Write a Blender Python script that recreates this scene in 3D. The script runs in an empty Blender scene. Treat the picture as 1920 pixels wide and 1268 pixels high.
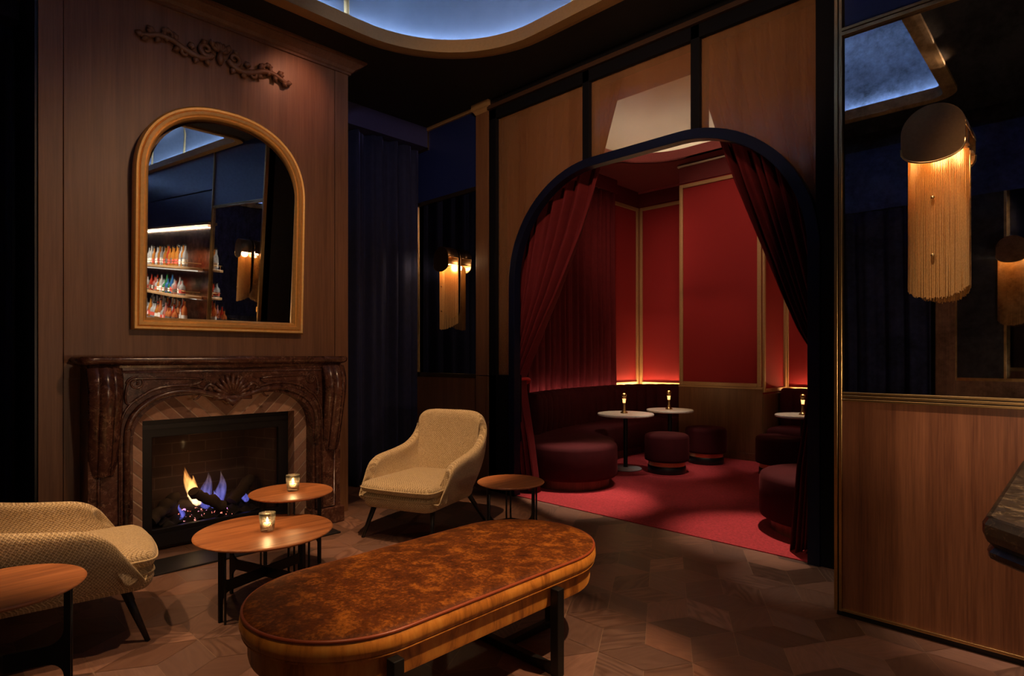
import bpy, bmesh, math, random
from math import sin, cos, pi, radians, sqrt, atan2, hypot
from mathutils import Vector, Matrix
from mathutils.geometry import tessellate_polygon
random.seed(7)
scn = bpy.context.scene
COL = scn.collection

# ------------------------------------------------------------------ helpers
class MB:
    """collects vertices and faces that become one mesh object"""
    def __init__(s):
        s.v = []; s.f = []; s.uv = []; s.has_uv = False
    def add(s, vs, fs, uv=None):
        b = len(s.v); s.v += [tuple(p) for p in vs]
        s.f += [tuple(i + b for i in f) for f in fs]
        if uv: s.uv += list(uv); s.has_uv = True
        else: s.uv += [(0, 0)] * len(vs)
        return s
    def box(s, x0, y0, z0, x1, y1, z1):
        v = [(x0,y0,z0),(x1,y0,z0),(x1,y1,z0),(x0,y1,z0),(x0,y0,z1),(x1,y0,z1),(x1,y1,z1),(x0,y1,z1)]
        return s.add(v, [(0,3,2,1),(4,5,6,7),(0,1,5,4),(1,2,6,5),(2,3,7,6),(3,0,4,7)])
    def bar(s, a, b, w, h, up=(0,0,1)):
        """rectangular bar from a to b, w across, h along up"""
        a = Vector(a); b = Vector(b); d = (b - a).normalized(); u = Vector(up)
        x = d.cross(u).normalized(); u = x.cross(d).normalized()
        vs = []
        for p in (a, b):
            for sx, su in ((-1,-1),(1,-1),(1,1),(-1,1)):
                vs.append(p + x * sx * w / 2 + u * su * h / 2)
        return s.add(vs, [(0,1,2,3),(7,6,5,4),(0,4,5,1),(1,5,6,2),(2,6,7,3),(3,7,4,0)])
    def tube(s, path, r, n=8, closed=False, flat=1.0):
        P = [Vector(p) for p in path]; m = len(P)
        if not isinstance(r, (list, tuple)): r = [r] * m
        T = []
        for i in range(m):
            if closed: t = P[(i+1) % m] - P[i-1]
            else: t = P[min(i+1, m-1)] - P[max(i-1, 0)]
            T.append(t.normalized() if t.length > 1e-9 else Vector((0,0,1)))
        ref = Vector((0,0,1)) if abs(T[0].z) < .9 else Vector((1,0,0))
        nrm = (ref - T[0] * ref.dot(T[0])).normalized()
        vs = []
        for i in range(m):
            nrm = (nrm - T[i] * nrm.dot(T[i])).normalized(); bi = T[i].cross(nrm)
            for k in range(n):
                a = 2 * pi * k / n
                vs.append(P[i] + nrm * cos(a) * r[i] * flat + bi * sin(a) * r[i])
        fs = []
        for i in range(m if closed else m - 1):
            j = (i + 1) % m
            for k in range(n):
                fs.append((i*n+k, i*n+(k+1) % n, j*n+(k+1) % n, j*n+k))
        if not closed:
            fs.append(tuple(range(n))[::-1]); fs.append(tuple((m-1)*n + k for k in range(n)))
        return s.add(vs, fs)
    def lathe(s, prof, n=32, c=(0,0,0), cap=True):
        vs = []; m = len(prof)
        for r, z in prof:
            for k in range(n):
                a = 2 * pi * k / n
                vs.append((c[0] + r * cos(a), c[1] + r * sin(a), c[2] + z))
        fs = []
        for i in range(m - 1):
            for k in range(n):
                fs.append((i*n+k, i*n+(k+1) % n, (i+1)*n+(k+1) % n, (i+1)*n+k))
        if cap:
            fs.append(tuple(range(n))[::-1]); fs.append(tuple((m-1)*n + k for k in range(n)))
        return s.add(vs, fs)
    def rings(s, loop, prof, cap0=True, cap1=True, closed_prof=False):
        """closed 2-D loop (counter-clockwise) swept through profile [(outward offset, z)]"""
        n = len(loop); vs = []
        nr = normals2(loop)
        for off, z in prof:
            for (x, y), (nx, ny) in zip(loop, nr):
                vs.append((x + nx * off, y + ny * off, z))
        m = len(prof); fs = []
        for i in range(m if closed_prof else m - 1):
            j = (i + 1) % m
            for k in range(n):
                fs.append((i*n+k, i*n+(k+1) % n, j*n+(k+1) % n, j*n+k))
        if not closed_prof:
            if cap0: fs.append(tuple(range(n))[::-1])
            if cap1: fs.append(tuple((m-1)*n + k for k in range(n)))
        return s.add(vs, fs)
    def cap_fan(s, z):
        """close a capsule ring lying along y with strips across it"""
        n = 84; b = len(s.v) - n; ring = s.v[b:]; L = sorted(range(n), key=lambda i: ring[i][1])
        lft = [i for i in L if ring[i][0] < 0]; rgt = [i for i in L if ring[i][0] >= 0]
        for k in range(min(len(lft), len(rgt)) - 1): s.f.append((b + lft[k], b + rgt[k], b + rgt[k+1], b + lft[k+1]))
        return s
    def pillow(s, loop, prof, inner):
        """rings by offset, then the last ring drawn in towards its centre: inner is [(scale, z)]"""
        s.rings(loop, prof, cap1=False); n = len(loop); b0 = len(s.v) - n; ring = s.v[b0:]
        mx = sum(p[0] for p in ring) / n; my = sum(p[1] for p in ring) / n
        prev = b0
        for k, z in inner:
            b = len(s.v); s.v += [(mx + (p[0] - mx) * k, my + (p[1] - my) * k, z) for p in ring]; s.uv += [(0, 0)] * n
            s.f += [(prev + i, prev + (i+1) % n, b + (i+1) % n, b + i) for i in range(n)]; prev = b
        s.f.append(tuple(prev + i for i in range(n)))
        return s
    def grid(s, fn, nu, nv, uv=None, wrap=False):
        vs = []; uvs = []
        for j in range(nv + 1):
            for i in range(nu + 1):
                u = i / nu; v = j / nv
                vs.append(fn(u, v)); uvs.append(uv(u, v) if uv else (u, v))
        w = nu + 1
        fs = [(j*w+i, j*w+i+1, (j+1)*w+i+1, (j+1)*w+i) for j in range(nv) for i in range(nu)]
        return s.add(vs, fs, uvs)
    def plate(s, outer, holes, to3, d):
        """flat plate with holes: 2-D loops, to3(a, b, depth) -> point, thickness d"""
        loops = [outer] + list(holes)
        tris = tessellate_polygon([[Vector((p[0], p[1], 0)) for p in l] for l in loops])
        pts = [p for l in loops for p in l]; n = len(pts)
        vs = [to3(p[0], p[1], 0) for p in pts] + [to3(p[0], p[1], d) for p in pts]
        fs = [tuple(t) for t in tris] + [tuple(i + n for i in t[::-1]) for t in tris]
        b = 0
        for l in loops:
            m = len(l)
            for i in range(m):
                j = (i + 1) % m
                fs.append((b+i, b+j, b+j+n, b+i+n))
            b += m
        return s.add(vs, fs)
    def build(s, name, mat, parent=None, smooth=False, bevel=0, sub=0, solid=0, seg=2, auto=None, off=0):
        me = bpy.data.meshes.new(name)
        me.from_pydata(s.v, [], s.f); me.validate()
        if s.has_uv and len(me.vertices) == len(s.uv):
            ul = me.uv_layers.new(name='UVMap')
            for lp in me.loops: ul.data[lp.index].uv = s.uv[lp.vertex_index]
        bm = bmesh.new(); bm.from_mesh(me)
        bmesh.ops.recalc_face_normals(bm, faces=bm.faces); bm.to_mesh(me); bm.free()
        me.materials.append(mat)
        o = bpy.data.objects.new(name, me); COL.objects.link(o)
        if parent is not None: o.parent = parent
        if smooth:
            for p in me.polygons: p.use_smooth = True
            if auto:
                try: me.set_sharp_from_angle(angle=radians(auto))
                except Exception: pass
        if solid:
            md = o.modifiers.new('solid', 'SOLIDIFY'); md.thickness = solid; md.offset = off
        if bevel:
            md = o.modifiers.new('bevel', 'BEVEL'); md.width = bevel; md.segments = seg; md.limit_method = 'ANGLE'; md.angle_limit = radians(40)
        if sub:
            md = o.modifiers.new('sub', 'SUBSURF'); md.levels = sub; md.render_levels = sub
        return o

def normals2(loop):
    n = len(loop); out = []
    for i in range(n):
        ax, ay = loop[i-1]; bx, by = loop[i]; cx, cy = loop[(i+1) % n]
        e1 = Vector((bx-ax, by-ay)); e2 = Vector((cx-bx, cy-by))
        if e1.length < 1e-9: e1 = e2
        if e2.length < 1e-9: e2 = e1
        e1.normalize(); e2.normalize()
        n1 = Vector((e1.y, -e1.x)); n2 = Vector((e2.y, -e2.x))
        m = n1 + n2
        if m.length < 1e-6: m = n1
        m.normalize(); k = 1 / max(.5, m.dot(n1))
        out.append((m.x * k, m.y * k))
    return out

def rrect(x0, y0, x1, y1, r, n=10):
    """rounded rectangle, counter-clockwise; r is one radius or four (x0y0, x1y0, x1y1, x0y1)"""
    if not isinstance(r, (list, tuple)): r = [r] * 4
    cs = [(x0+r[0], y0+r[0], pi, r[0]), (x1-r[1], y0+r[1], 1.5*pi, r[1]), (x1-r[2], y1-r[2], 0, r[2]), (x0+r[3], y1-r[3], .5*pi, r[3])]
    return [(cx + rr * cos(a + .5*pi*i/n), cy + rr * sin(a + .5*pi*i/n)) for cx, cy, a, rr in cs for i in range(n + 1)]

def circle(cx, cy, r, n=48, sy=1.0):
    return [(cx + r * cos(2*pi*i/n), cy + sy * r * sin(2*pi*i/n)) for i in range(n)]

def spline(pts, n=8, closed=False):
    """Catmull-Rom through points of any dimension"""
    P = [tuple(p) for p in pts]; m = len(P); out = []
    for i in range(m if closed else m - 1):
        if closed: a, b, c, d = P[i-1], P[i], P[(i+1) % m], P[(i+2) % m]
        else: a, b, c, d = P[max(i-1, 0)], P[i], P[i+1], P[min(i+2, m-1)]
        for k in range(n):
            t = k / n
            out.append(tuple(.5 * (2*q + (r-p)*t + (2*p - 5*q + 4*r - w)*t*t + (3*q - p - 3*r + w)*t**3) for p, q, r, w in zip(a, b, c, d)))
    if not closed: out.append(P[-1])
    return out

def lerp_table(tab, x):
    """piecewise-linear lookup in sorted [(x, y)]"""
    if x <= tab[0][0]: return tab[0][1]
    for (a, p), (b, q) in zip(tab, tab[1:]):
        if x <= b: return p + (q - p) * (x - a) / (b - a)
    return tab[-1][1]

def thing(name, label, cat, loc=(0,0,0), rotz=0, group=None):
    o = bpy.data.objects.new(name, None); COL.objects.link(o)
    o.location = loc; o.rotation_euler = (0, 0, rotz); o.empty_display_size = .1
    return tag(o, label, cat, group)
def tag(o, label, cat, group=None):
    o['label'] = label; o['category'] = cat
    if group: o['group'] = group
    return o
def struct(o):
    o['kind'] = 'structure'; return o
def sroot(name):
    o = bpy.data.objects.new(name, None); COL.objects.link(o); o.empty_display_size = .1
    return struct(o)
def copy_thing(src, loc, rotz, label, group=None):
    r = src.copy(); COL.objects.link(r); r.location = loc; r.rotation_euler = (0, 0, rotz); r['label'] = label
    if group: r['group'] = group
    for ch in list(src.children):
        c = ch.copy(); COL.objects.link(c); c.parent = r
        for g in list(ch.children):
            d = g.copy(); COL.objects.link(d); d.parent = c
    return r

# ------------------------------------------------------------------ materials
class NT:
    def __init__(s, name):
        s.m = bpy.data.materials.new(name); s.m.use_nodes = True
        s.t = s.m.node_tree; s.n = s.t.nodes; s.l = s.t.links
        s.n.clear(); s.out = s.n.new('ShaderNodeOutputMaterial')
    def node(s, kind, **kw):
        nd = s.n.new(kind)
        ins = kw.pop('ins', {})
        for k, v in kw.items(): setattr(nd, k, v)
        for k, v in ins.items():
            sock = nd.inputs[k]
            if hasattr(v, 'is_output') or isinstance(v, bpy.types.NodeSocket): s.l.new(v, sock)
            else: sock.default_value = v
        return nd
    def coord(s, kind='Object', scale=(1,1,1), rot=(0,0,0)):
        tc = s.node('ShaderNodeTexCoord')
        mp = s.node('ShaderNodeMapping', ins={'Vector': tc.outputs[kind], 'Scale': scale, 'Rotation': rot})
        return mp.outputs[0]
    def noise(s, vec, scale=5, detail=4, rough=.5, dist=0):
        return s.node('ShaderNodeTexNoise', ins={'Vector': vec, 'Scale': scale, 'Detail': detail, 'Roughness': rough, 'Distortion': dist}).outputs['Fac']
    def ramp(s, fac, stops):
        nd = s.node('ShaderNodeValToRGB', ins={'Fac': fac})
        e = nd.color_ramp.elements
        e[0].position, e[0].color = stops[0][0], (*stops[0][1], 1)
        e[1].position, e[1].color = stops[-1][0], (*stops[-1][1], 1)
        for p, c in stops[1:-1]:
            q = e.new(p); q.color = (*c, 1)
        return nd.outputs['Color']
    def math(s, op, a, b=0.0, c=0.0):
        nd = s.node('ShaderNodeMath', operation=op)
        for i, v in enumerate((a, b, c)):
            if isinstance(v, bpy.types.NodeSocket): s.l.new(v, nd.inputs[i])
            else: nd.inputs[i].default_value = v
        return nd.outputs[0]
    def mix(s, fac, a, b, mode='MIX'):
        nd = s.node('ShaderNodeMix', data_type='RGBA', blend_type=mode)
        for i, v in ((0, fac), (6, a), (7, b)):
            if isinstance(v, bpy.types.NodeSocket): s.l.new(v, nd.inputs[i])
            else: nd.inputs[i].default_value = v if not isinstance(v, tuple) or len(v) == 4 else (*v, 1)
        return nd.outputs[2]
    def bump(s, h, strength=.3, dist=.005):
        return s.node('ShaderNodeBump', ins={'Height': h, 'Strength': strength, 'Distance': dist}).outputs[0]
    def bsdf(s, color, rough=.5, metal=0, normal=None, **kw):
        nd = s.node('ShaderNodeBsdfPrincipled')
        for k, v in [('Base Color', color), ('Roughness', rough), ('Metallic', metal)] + list(kw.items()):
            k = k.replace('_', ' ')
            if isinstance(v, bpy.types.NodeSocket): s.l.new(v, nd.inputs[k])
            elif isinstance(v, tuple) and len(v) == 3: nd.inputs[k].default_value = (*v, 1)
            else: nd.inputs[k].default_value = v
        if normal is not None: s.l.new(normal, nd.inputs['Normal'])
        s.l.new(nd.outputs[0], s.out.inputs[0])
        return nd
    def surf(s, sh):
        s.l.new(sh, s.out.inputs[0]); return s.m

def plain(name, col, rough=.5, metal=0, bumpy=0, scale=60, **kw):
    t = NT(name); v = t.coord()
    n = t.noise(v, scale, 3)
    c = t.mix(n, tuple(x * .82 for x in col), tuple(min(1, x * 1.18) for x in col))
    t.bsdf(c, rough, metal, t.bump(n, bumpy, .002) if bumpy else None, **kw)
    return t.m

def wood(name, dark, light, axis='z', rough=.45, fine=90, coarse=9, bumpy=.12, coat=0.0):
    t = NT(name)
    k = .035
    sc = {'z': (1, 1, k), 'x': (k, 1, 1), 'y': (1, k, 1)}[axis]
    v = t.coord('Object', sc)
    a = t.noise(v, fine, 3, .6); b = t.noise(v, coarse, 4, .55, .4)
    f = t.math('ADD', t.math('MULTIPLY', a, .45), t.math('MULTIPLY', b, .55))
    c = t.ramp(f, [(.32, dark), (.5, tuple((p + q) / 2 for p, q in zip(dark, light))), (.68, light)])
    t.bsdf(c, rough, 0, t.bump(a, bumpy, .002), Coat_Weight=coat, Coat_Roughness=.25)
    return t.m

def velvet(name, col, sheen=.6, tint=None, rough=.85, mott=.3, scale=14):
    t = NT(name); v = t.coord()
    n = t.noise(v, scale, 5, .6)
    c = t.mix(n, tuple(x * (1 - mott) for x in col), tuple(min(1, x * (1 + mott)) for x in col))
    t.bsdf(c, rough, 0, t.bump(t.noise(v, 400, 2), .15, .001), Sheen_Weight=sheen, Sheen_Roughness=.35, Sheen_Tint=tint or col, Specular_IOR_Level=.15)
    return t.m

def emit(name, col, strength):
    t = NT(name)
    e = t.node('ShaderNodeEmission', ins={'Color': (*col, 1), 'Strength': strength})
    return t.surf(e.outputs[0])

def antique(name, base, dark, rough=.07, scale=5, clear=.5):
    t = NT(name); v = t.coord()
    n = t.noise(v, scale, 8, .65, .3); n2 = t.noise(v, scale * 9, 4, .6)
    f = t.math('ADD', t.math('MULTIPLY', n, .7), t.math('MULTIPLY', n2, .3))
    c = t.ramp(f, [(.30, dark), (clear, base)])
    r = t.math('MULTIPLY_ADD', f, -.5, rough + .2)
    r = t.math('MAXIMUM', r, rough)
    t.bsdf(c, r, 1.0)
    return t.m

def marble(name, base, mid, vein, scale=6, rough=.22):
    t = NT(name); v = t.coord()
    n = t.noise(v, scale, 9, .62, 1.2)
    c = t.ramp(n, [(.30, base), (.5, mid), (.66, base)])
    vn = t.math('ABSOLUTE', t.math('SUBTRACT', t.noise(v, scale * 1.7, 10, .68, 2.0), .5))
    m = t.math('SUBTRACT', 1.0, t.math('MINIMUM', t.math('MULTIPLY', vn, 26), 1.0))
    sp = t.noise(v, scale * 4, 3)
    m = t.math('MULTIPLY', m, t.math('MAXIMUM', t.math('MULTIPLY', t.math('SUBTRACT', sp, .45), 3), 0))
    c2 = t.mix(m, c, vein)
    t.bsdf(c2, rough, 0)
    return t.m

M = {}
M['veneer'] = wood('oak veneer', (.115, .050, .024), (.235, .112, .054), coat=.0)
M['wainscot'] = wood('walnut wainscot', (.10, .035, .017), (.26, .105, .048), fine=110, coarse=14, rough=.36)
M['carved'] = wood('carved wood', (.10, .045, .024), (.19, .095, .05), rough=.5)
M['black'] = plain('black lacquer', (.006, .006, .008), .4)
M['ebony'] = plain('ebonised wood', (.004, .004, .006), .7, Specular_IOR_Level=.12)
M['archnavy'] = plain('navy painted wood', (.005, .007, .024), .4, Specular_IOR_Level=.25)
M['navylac'] = plain('navy lacquer', (.012, .02, .10), .30)
M['navypaint'] = plain('dark navy paint', (.045, .045, .14), .55)
M['ceil'] = plain('black ceiling paint', (.006, .006, .008), .85)
M['darkwood'] = plain('dark brown trim', (.05, .024, .014), .5)
M['brass'] = plain('brushed brass', (.55, .37, .16), .3, 1, .05, 200)
M['gold'] = plain('antique gold leaf', (.80, .49, .17), .40, .6, .12, 40)
M['goldplaster'] = plain('gold painted rim', (.34, .215, .085), .5, .35)
M['cove'] = plain('cove plaster', (.075, .085, .115), .8, 0, .05, 8)
M['navyvelvet'] = velvet('navy velvet', (.024, .027, .066), .6, (.16, .18, .5))
M['redvelvet'] = velvet('wine red velvet', (.13, .013, .017), .15, (.6, .12, .14))
M['banq'] = velvet('burgundy velvet', (.046, .005, .008), .10, (.6, .12, .14))
M['redfabric'] = plain('red wall fabric', (.27, .008, .011), .85, 0, .1, 150)
M['redpaint'] = plain('dark red paint', (.13, .007, .012), .7)
M['pinkrim'] = plain('pale red rim paint', (.42, .09, .10), .7)
M['cream'] = plain('cream plaster', (.70, .60, .44), .8, 0, .2, 3)
M['goldtrim'] = plain('gilded wood trim', (.40, .24, .11), .45, .15)
M['marbleTop'] = marble('white marble', (.72, .69, .64), (.80, .78, .74), (.35, .32, .30), 7, .25)
M['breccia'] = marble('dark red breccia marble', (.028, .011, .009), (.085, .034, .024), (.30, .18, .13), 7, .22)
M['barmarble'] = marble('black veined marble', (.014, .010, .009), (.050, .036, .027), (.45, .33, .20), 11, .30)
M['blackmetal'] = plain('black metal', (.010, .010, .011), .42, .3)
M['copperband'] = plain('copper band', (.70, .36, .18), .32, .45)
M['steel'] = plain('polished steel', (.50, .58, .64), .3, .35)
M['antique'] = antique('antique mirror', (.66, .68, .74), (.12, .11, .10), .015, 5, .60)
M['antique2'] = antique('smoked mirror', (.30, .31, .36), (.12, .12, .14), .02, 3, .45)
M['copper'] = antique('copper antique glass', (.55, .25, .13), (.08, .03, .02), .25, 7, .62)
M['mirror'] = plain('mirror silver', (.80, .80, .80), .012, 1)
M['smoke'] = plain('firebox steel', (.012, .011, .012), .38, .4)
M['legblack'] = plain('black stained wood leg', (.012, .010, .009), .4)

def mk_walnut():
    t = NT('walnut table top'); v = t.coord('Object', (1, .05, 1), (0, 0, radians(0)))
    a = t.noise(v, 70, 3, .6); b = t.noise(v, 16, 5, .6, .8)
    f = t.math('ADD', t.math('MULTIPLY', a, .4), t.math('MULTIPLY', b, .6))
    c = t.ramp(f, [(.34, (.19, .058, .018)), (.52, (.38, .13, .042)), (.66, (.50, .20, .075))])
    t.bsdf(c, .42, 0, t.bump(a, .08, .001)); return t.m
M['walnut'] = mk_walnut()

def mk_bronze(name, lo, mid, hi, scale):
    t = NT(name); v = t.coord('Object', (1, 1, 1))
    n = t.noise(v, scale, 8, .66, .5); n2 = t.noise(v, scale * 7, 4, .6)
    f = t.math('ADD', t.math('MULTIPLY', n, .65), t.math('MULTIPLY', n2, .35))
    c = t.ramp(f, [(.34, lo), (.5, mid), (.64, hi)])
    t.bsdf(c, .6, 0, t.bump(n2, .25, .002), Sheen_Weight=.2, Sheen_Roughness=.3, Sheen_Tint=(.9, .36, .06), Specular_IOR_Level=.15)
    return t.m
M['bronze'] = mk_bronze('bronze velvet', (.030, .007, .002), (.125, .032, .005), (.38, .12, .014), 11)  # bench top: same velvet, shade put into a darker colour
def mk_litside():
    t = NT('bronze velvet lit side'); v = t.coord('Object', (1, 1, .25))
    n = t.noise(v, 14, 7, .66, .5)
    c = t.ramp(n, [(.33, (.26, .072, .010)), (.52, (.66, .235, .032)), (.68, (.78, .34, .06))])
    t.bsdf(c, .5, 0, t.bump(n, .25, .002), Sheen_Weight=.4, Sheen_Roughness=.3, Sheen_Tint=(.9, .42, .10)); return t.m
M['bronzelit'] = mk_litside()  # bench sides: same velvet, side light put into a brighter colour
M['piping'] = plain('rust leather piping', (.30, .06, .02), .35)

def mk_tweed():
    t = NT('cream bouclé weave'); tc = t.node('ShaderNodeTexCoord')
    mp = t.node('ShaderNodeMapping', ins={'Vector': tc.outputs['UV'], 'Scale': (1, 1, 1)})
    sp = t.node('ShaderNodeSeparateXYZ', ins={'Vector': mp.outputs[0]})
    ns = t.noise(t.coord('Object'), 120, 3)
    jit = t.math('MULTIPLY', t.math('SUBTRACT', ns, .5), 4.5)
    k = 2 * pi / .019
    a = t.math('SINE', t.math('ADD', t.math('MULTIPLY', sp.outputs[0], k), jit))
    b = t.math('SINE', t.math('ADD', t.math('MULTIPLY', sp.outputs[1], k), jit))
    w = t.math('MULTIPLY', a, b)
    k2 = k * 2.0
    a2 = t.math('SINE', t.math('MULTIPLY', sp.outputs[0], k2)); b2 = t.math('SINE', t.math('MULTIPLY', sp.outputs[1], k2))
    w2 = t.math('ADD', t.math('MULTIPLY', w, .5), t.math('MULTIPLY', t.math('MULTIPLY', a2, b2), .35))
    f = t.math('ADD', t.math('MULTIPLY_ADD', w2, .5, .5), t.math('MULTIPLY', t.math('SUBTRACT', ns, .5), .5))
    c = t.ramp(f, [(.15, (.17, .105, .048)), (.45, (.42, .29, .15)), (.8, (.68, .52, .31))])
    t.bsdf(c, .9, 0, t.bump(f, .7, .006), Sheen_Weight=.15); return t.m
M['tweed'] = mk_tweed()

def mk_carpet():
    t = NT('red carpet pile'); v = t.coord()
    n = t.math('ADD', t.math('MULTIPLY', t.noise(v, 260, 3), .5), t.math('MULTIPLY', t.noise(v, 55, 3), .5)); n2 = t.noise(v, 6, 4)
    c = t.ramp(n, [(.35, (.17, .008, .014)), (.65, (.52, .034, .05))])
    c = t.mix(t.math('MULTIPLY', n2, .35), c, (.25, .01, .02))
    t.bsdf(c, .95, 0, t.bump(n, .6, .006), Sheen_Weight=.2, Sheen_Tint=(.9, .2, .25)); return t.m
M['carpet'] = mk_carpet()

def mk_floor():
    t = NT('smoked oak parquet')
    tc = t.node('ShaderNodeTexCoord')
    at = t.node('ShaderNodeAttribute', attribute_name='tone')
    uv = t.node('ShaderNodeMapping', ins={'Vector': tc.outputs['UV'], 'Scale': (1, .10, 1)}).outputs[0]
    uvw = t.node('ShaderNodeMapping', ins={'Vector': tc.outputs['UV'], 'Scale': (1, .22, 1)}).outputs[0]
    warp = t.noise(uvw, 5, 2, .5)
    rings = t.math('SINE', t.math('MULTIPLY', t.math('ADD', warp, t.math('MULTIPLY', t.noise(uv, 9, 1), .3)), 85))
    fine = t.noise(uv, 160, 3, .6)
    f = t.math('ADD', t.math('MULTIPLY_ADD', t.math('MULTIPLY', rings, at.outputs['Alpha']), .15, .25), t.math('MULTIPLY', fine, .5))
    c = t.ramp(f, [(.2, (.070, .034, .024)), (.5, (.140, .072, .052)), (.8, (.20, .112, .082))])
    tone = t.node('ShaderNodeSeparateColor', ins={'Color': at.outputs['Color']})
    c = t.mix(1.0, c, at.outputs['Color'], 'MULTIPLY')
    rr = t.math('MULTIPLY_ADD', fine, .25, .30)
    t.bsdf(c, rr, 0, t.bump(f, .25, .0025)); return t.m
M['parquet'] = mk_floor()
M['grout'] = plain('parquet seam', (.26, .17, .12), .7)

def mk_scrim():
    t = NT('woven bronze scrim glass'); v = t.coord('Object', (1, 1, .02))
    a = t.noise(v, 130, 3, .6); b = t.noise(v, 10, 3)
    f = t.math('ADD', t.math('MULTIPLY', a, .6), t.math('MULTIPLY', b, .4))
    c = t.ramp(f, [(.35, (.30, .135, .06)), (.65, (.50, .25, .12))])
    d = t.node('ShaderNodeBsdfDiffuse', ins={'Color': c})
    tr = t.node('ShaderNodeBsdfTransparent', ins={'Color': (.93, .93, .93, 1)})
    m1 = t.node('ShaderNodeMixShader', ins={0: .66, 1: d.outputs[0], 2: tr.outputs[0]})
    gl = t.node('ShaderNodeBsdfGlossy', ins={'Color': (1, 1, 1, 1), 'Roughness': .12, 'Normal': t.bump(t.noise(t.coord('Object', (1, 1, .3)), 60, 4), .25, .004)})
    fr = t.node('ShaderNodeFresnel', ins={'IOR': 1.35})
    m2 = t.node('ShaderNodeMixShader', ins={0: fr.outputs[0], 1: m1.outputs[0], 2: gl.outputs[0]})
    return t.surf(m2.outputs[0])
M['scrim'] = mk_scrim()

def mk_thin(name, tint, rough=.02, ior=1.5, body=0.0, bodycol=(1, 1, 1), ribs=False):
    t = NT(name)
    tr = t.node('ShaderNodeBsdfTransparent', ins={'Color': (*tint, 1)})
    nm = None
    if ribs: nm = t.bump(t.noise(t.coord(), 150, 1), .9, .004)
    gl = t.node('ShaderNodeBsdfGlossy', ins={'Color': (1, 1, 1, 1), 'Roughness': rough})
    fr = t.node('ShaderNodeFresnel', ins={'IOR': ior})
    if nm is not None:
        t.l.new(nm, gl.inputs['Normal']); t.l.new(nm, fr.inputs['Normal'])
    sh = tr.outputs[0]
    if body:
        d = t.node('ShaderNodeBsdfTranslucent', ins={'Color': (*bodycol, 1)})
        d2 = t.node('ShaderNodeBsdfDiffuse', ins={'Color': (*bodycol, 1)})
        dd = t.node('ShaderNodeMixShader', ins={0: .5, 1: d.outputs[0], 2: d2.outputs[0]})
        sh = t.node('ShaderNodeMixShader', ins={0: body, 1: sh, 2: dd.outputs[0]}).outputs[0]
    m2 = t.node('ShaderNodeMixShader', ins={0: fr.outputs[0], 1: sh, 2: gl.outputs[0]})
    return t.surf(m2.outputs[0])
M['firescreen'] = mk_thin('fire glass', (.92, .92, .92), .06, 1.08)
M['tumbler'] = mk_thin('pressed glass', (.98, .97, .95), .03, 1.75, .05, (1, .88, .68), True)

def mk_brick():
    """herringbone bricks, V-shaped about Y = 1.655: stripe along z - |y - yc|"""
    t = NT('herringbone brick'); tc = t.node('ShaderNodeTexCoord')
    sp = t.node('ShaderNodeSeparateXYZ', ins={'Vector': tc.outputs['Object']})
    y = t.math('ABSOLUTE', t.math('SUBTRACT', sp.outputs[1], 1.655))
    yx = t.math('ADD', y, t.math('MULTIPLY', sp.outputs[0], 1.0))
    q = t.math('DIVIDE', t.math('SUBTRACT', sp.outputs[2], yx), .092)
    idx = t.math('FLOOR', q); fr = t.math('FRACT', q)
    wn = t.node('ShaderNodeTexWhiteNoise', noise_dimensions='1D', ins={'W': idx}).outputs['Value']
    n = t.noise(tc.outputs['Object'], 30, 6, .65)
    f = t.math('ADD', t.math('MULTIPLY', wn, .6), t.math('MULTIPLY', n, .4))
    c = t.ramp(f, [(.2, (.16, .085, .06)), (.5, (.33, .18, .12)), (.8, (.50, .31, .21))])
    edge = t.math('MINIMUM', fr, t.math('SUBTRACT', 1.0, fr))
    g = t.math('LESS_THAN', edge, .055)
    c2 = t.mix(g, c, (.42, .31, .23))
    h = t.math('MINIMUM', t.math('MULTIPLY', edge, 8), 1.0)
    t.bsdf(c2, .85, 0, t.bump(t.math('ADD', h, t.math('MULTIPLY', n, .5)), .5, .006)); return t.m
M['brick'] = mk_brick()
def mk_fbrick():
    t = NT('sooty firebrick'); v = t.coord('Object', (1, 1, 1), (0, radians(90), radians(90)))
    tc = t.node('ShaderNodeTexCoord'); sp = t.node('ShaderNodeSeparateXYZ', ins={'Vector': tc.outputs['Object']})
    cb = t.node('ShaderNodeCombineXYZ', ins={'X': t.math('ADD', sp.outputs[1], sp.outputs[0]), 'Y': sp.outputs[2]})
    br = t.node('ShaderNodeTexBrick', ins={'Vector': cb.outputs[0], 'Scale': 1.0, 'Color1': (.05, .026, .02, 1), 'Color2': (.08, .042, .03, 1), 'Mortar': (.12, .08, .06, 1), 'Mortar Size': .004, 'Brick Width': .24, 'Row Height': .085})
    c = t.mix(t.noise(tc.outputs['Object'], 12, 5), br.outputs['Color'], (.03, .02, .016))
    t.bsdf(c, .9); return t.m
M['firebrick'] = mk_fbrick()

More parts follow.
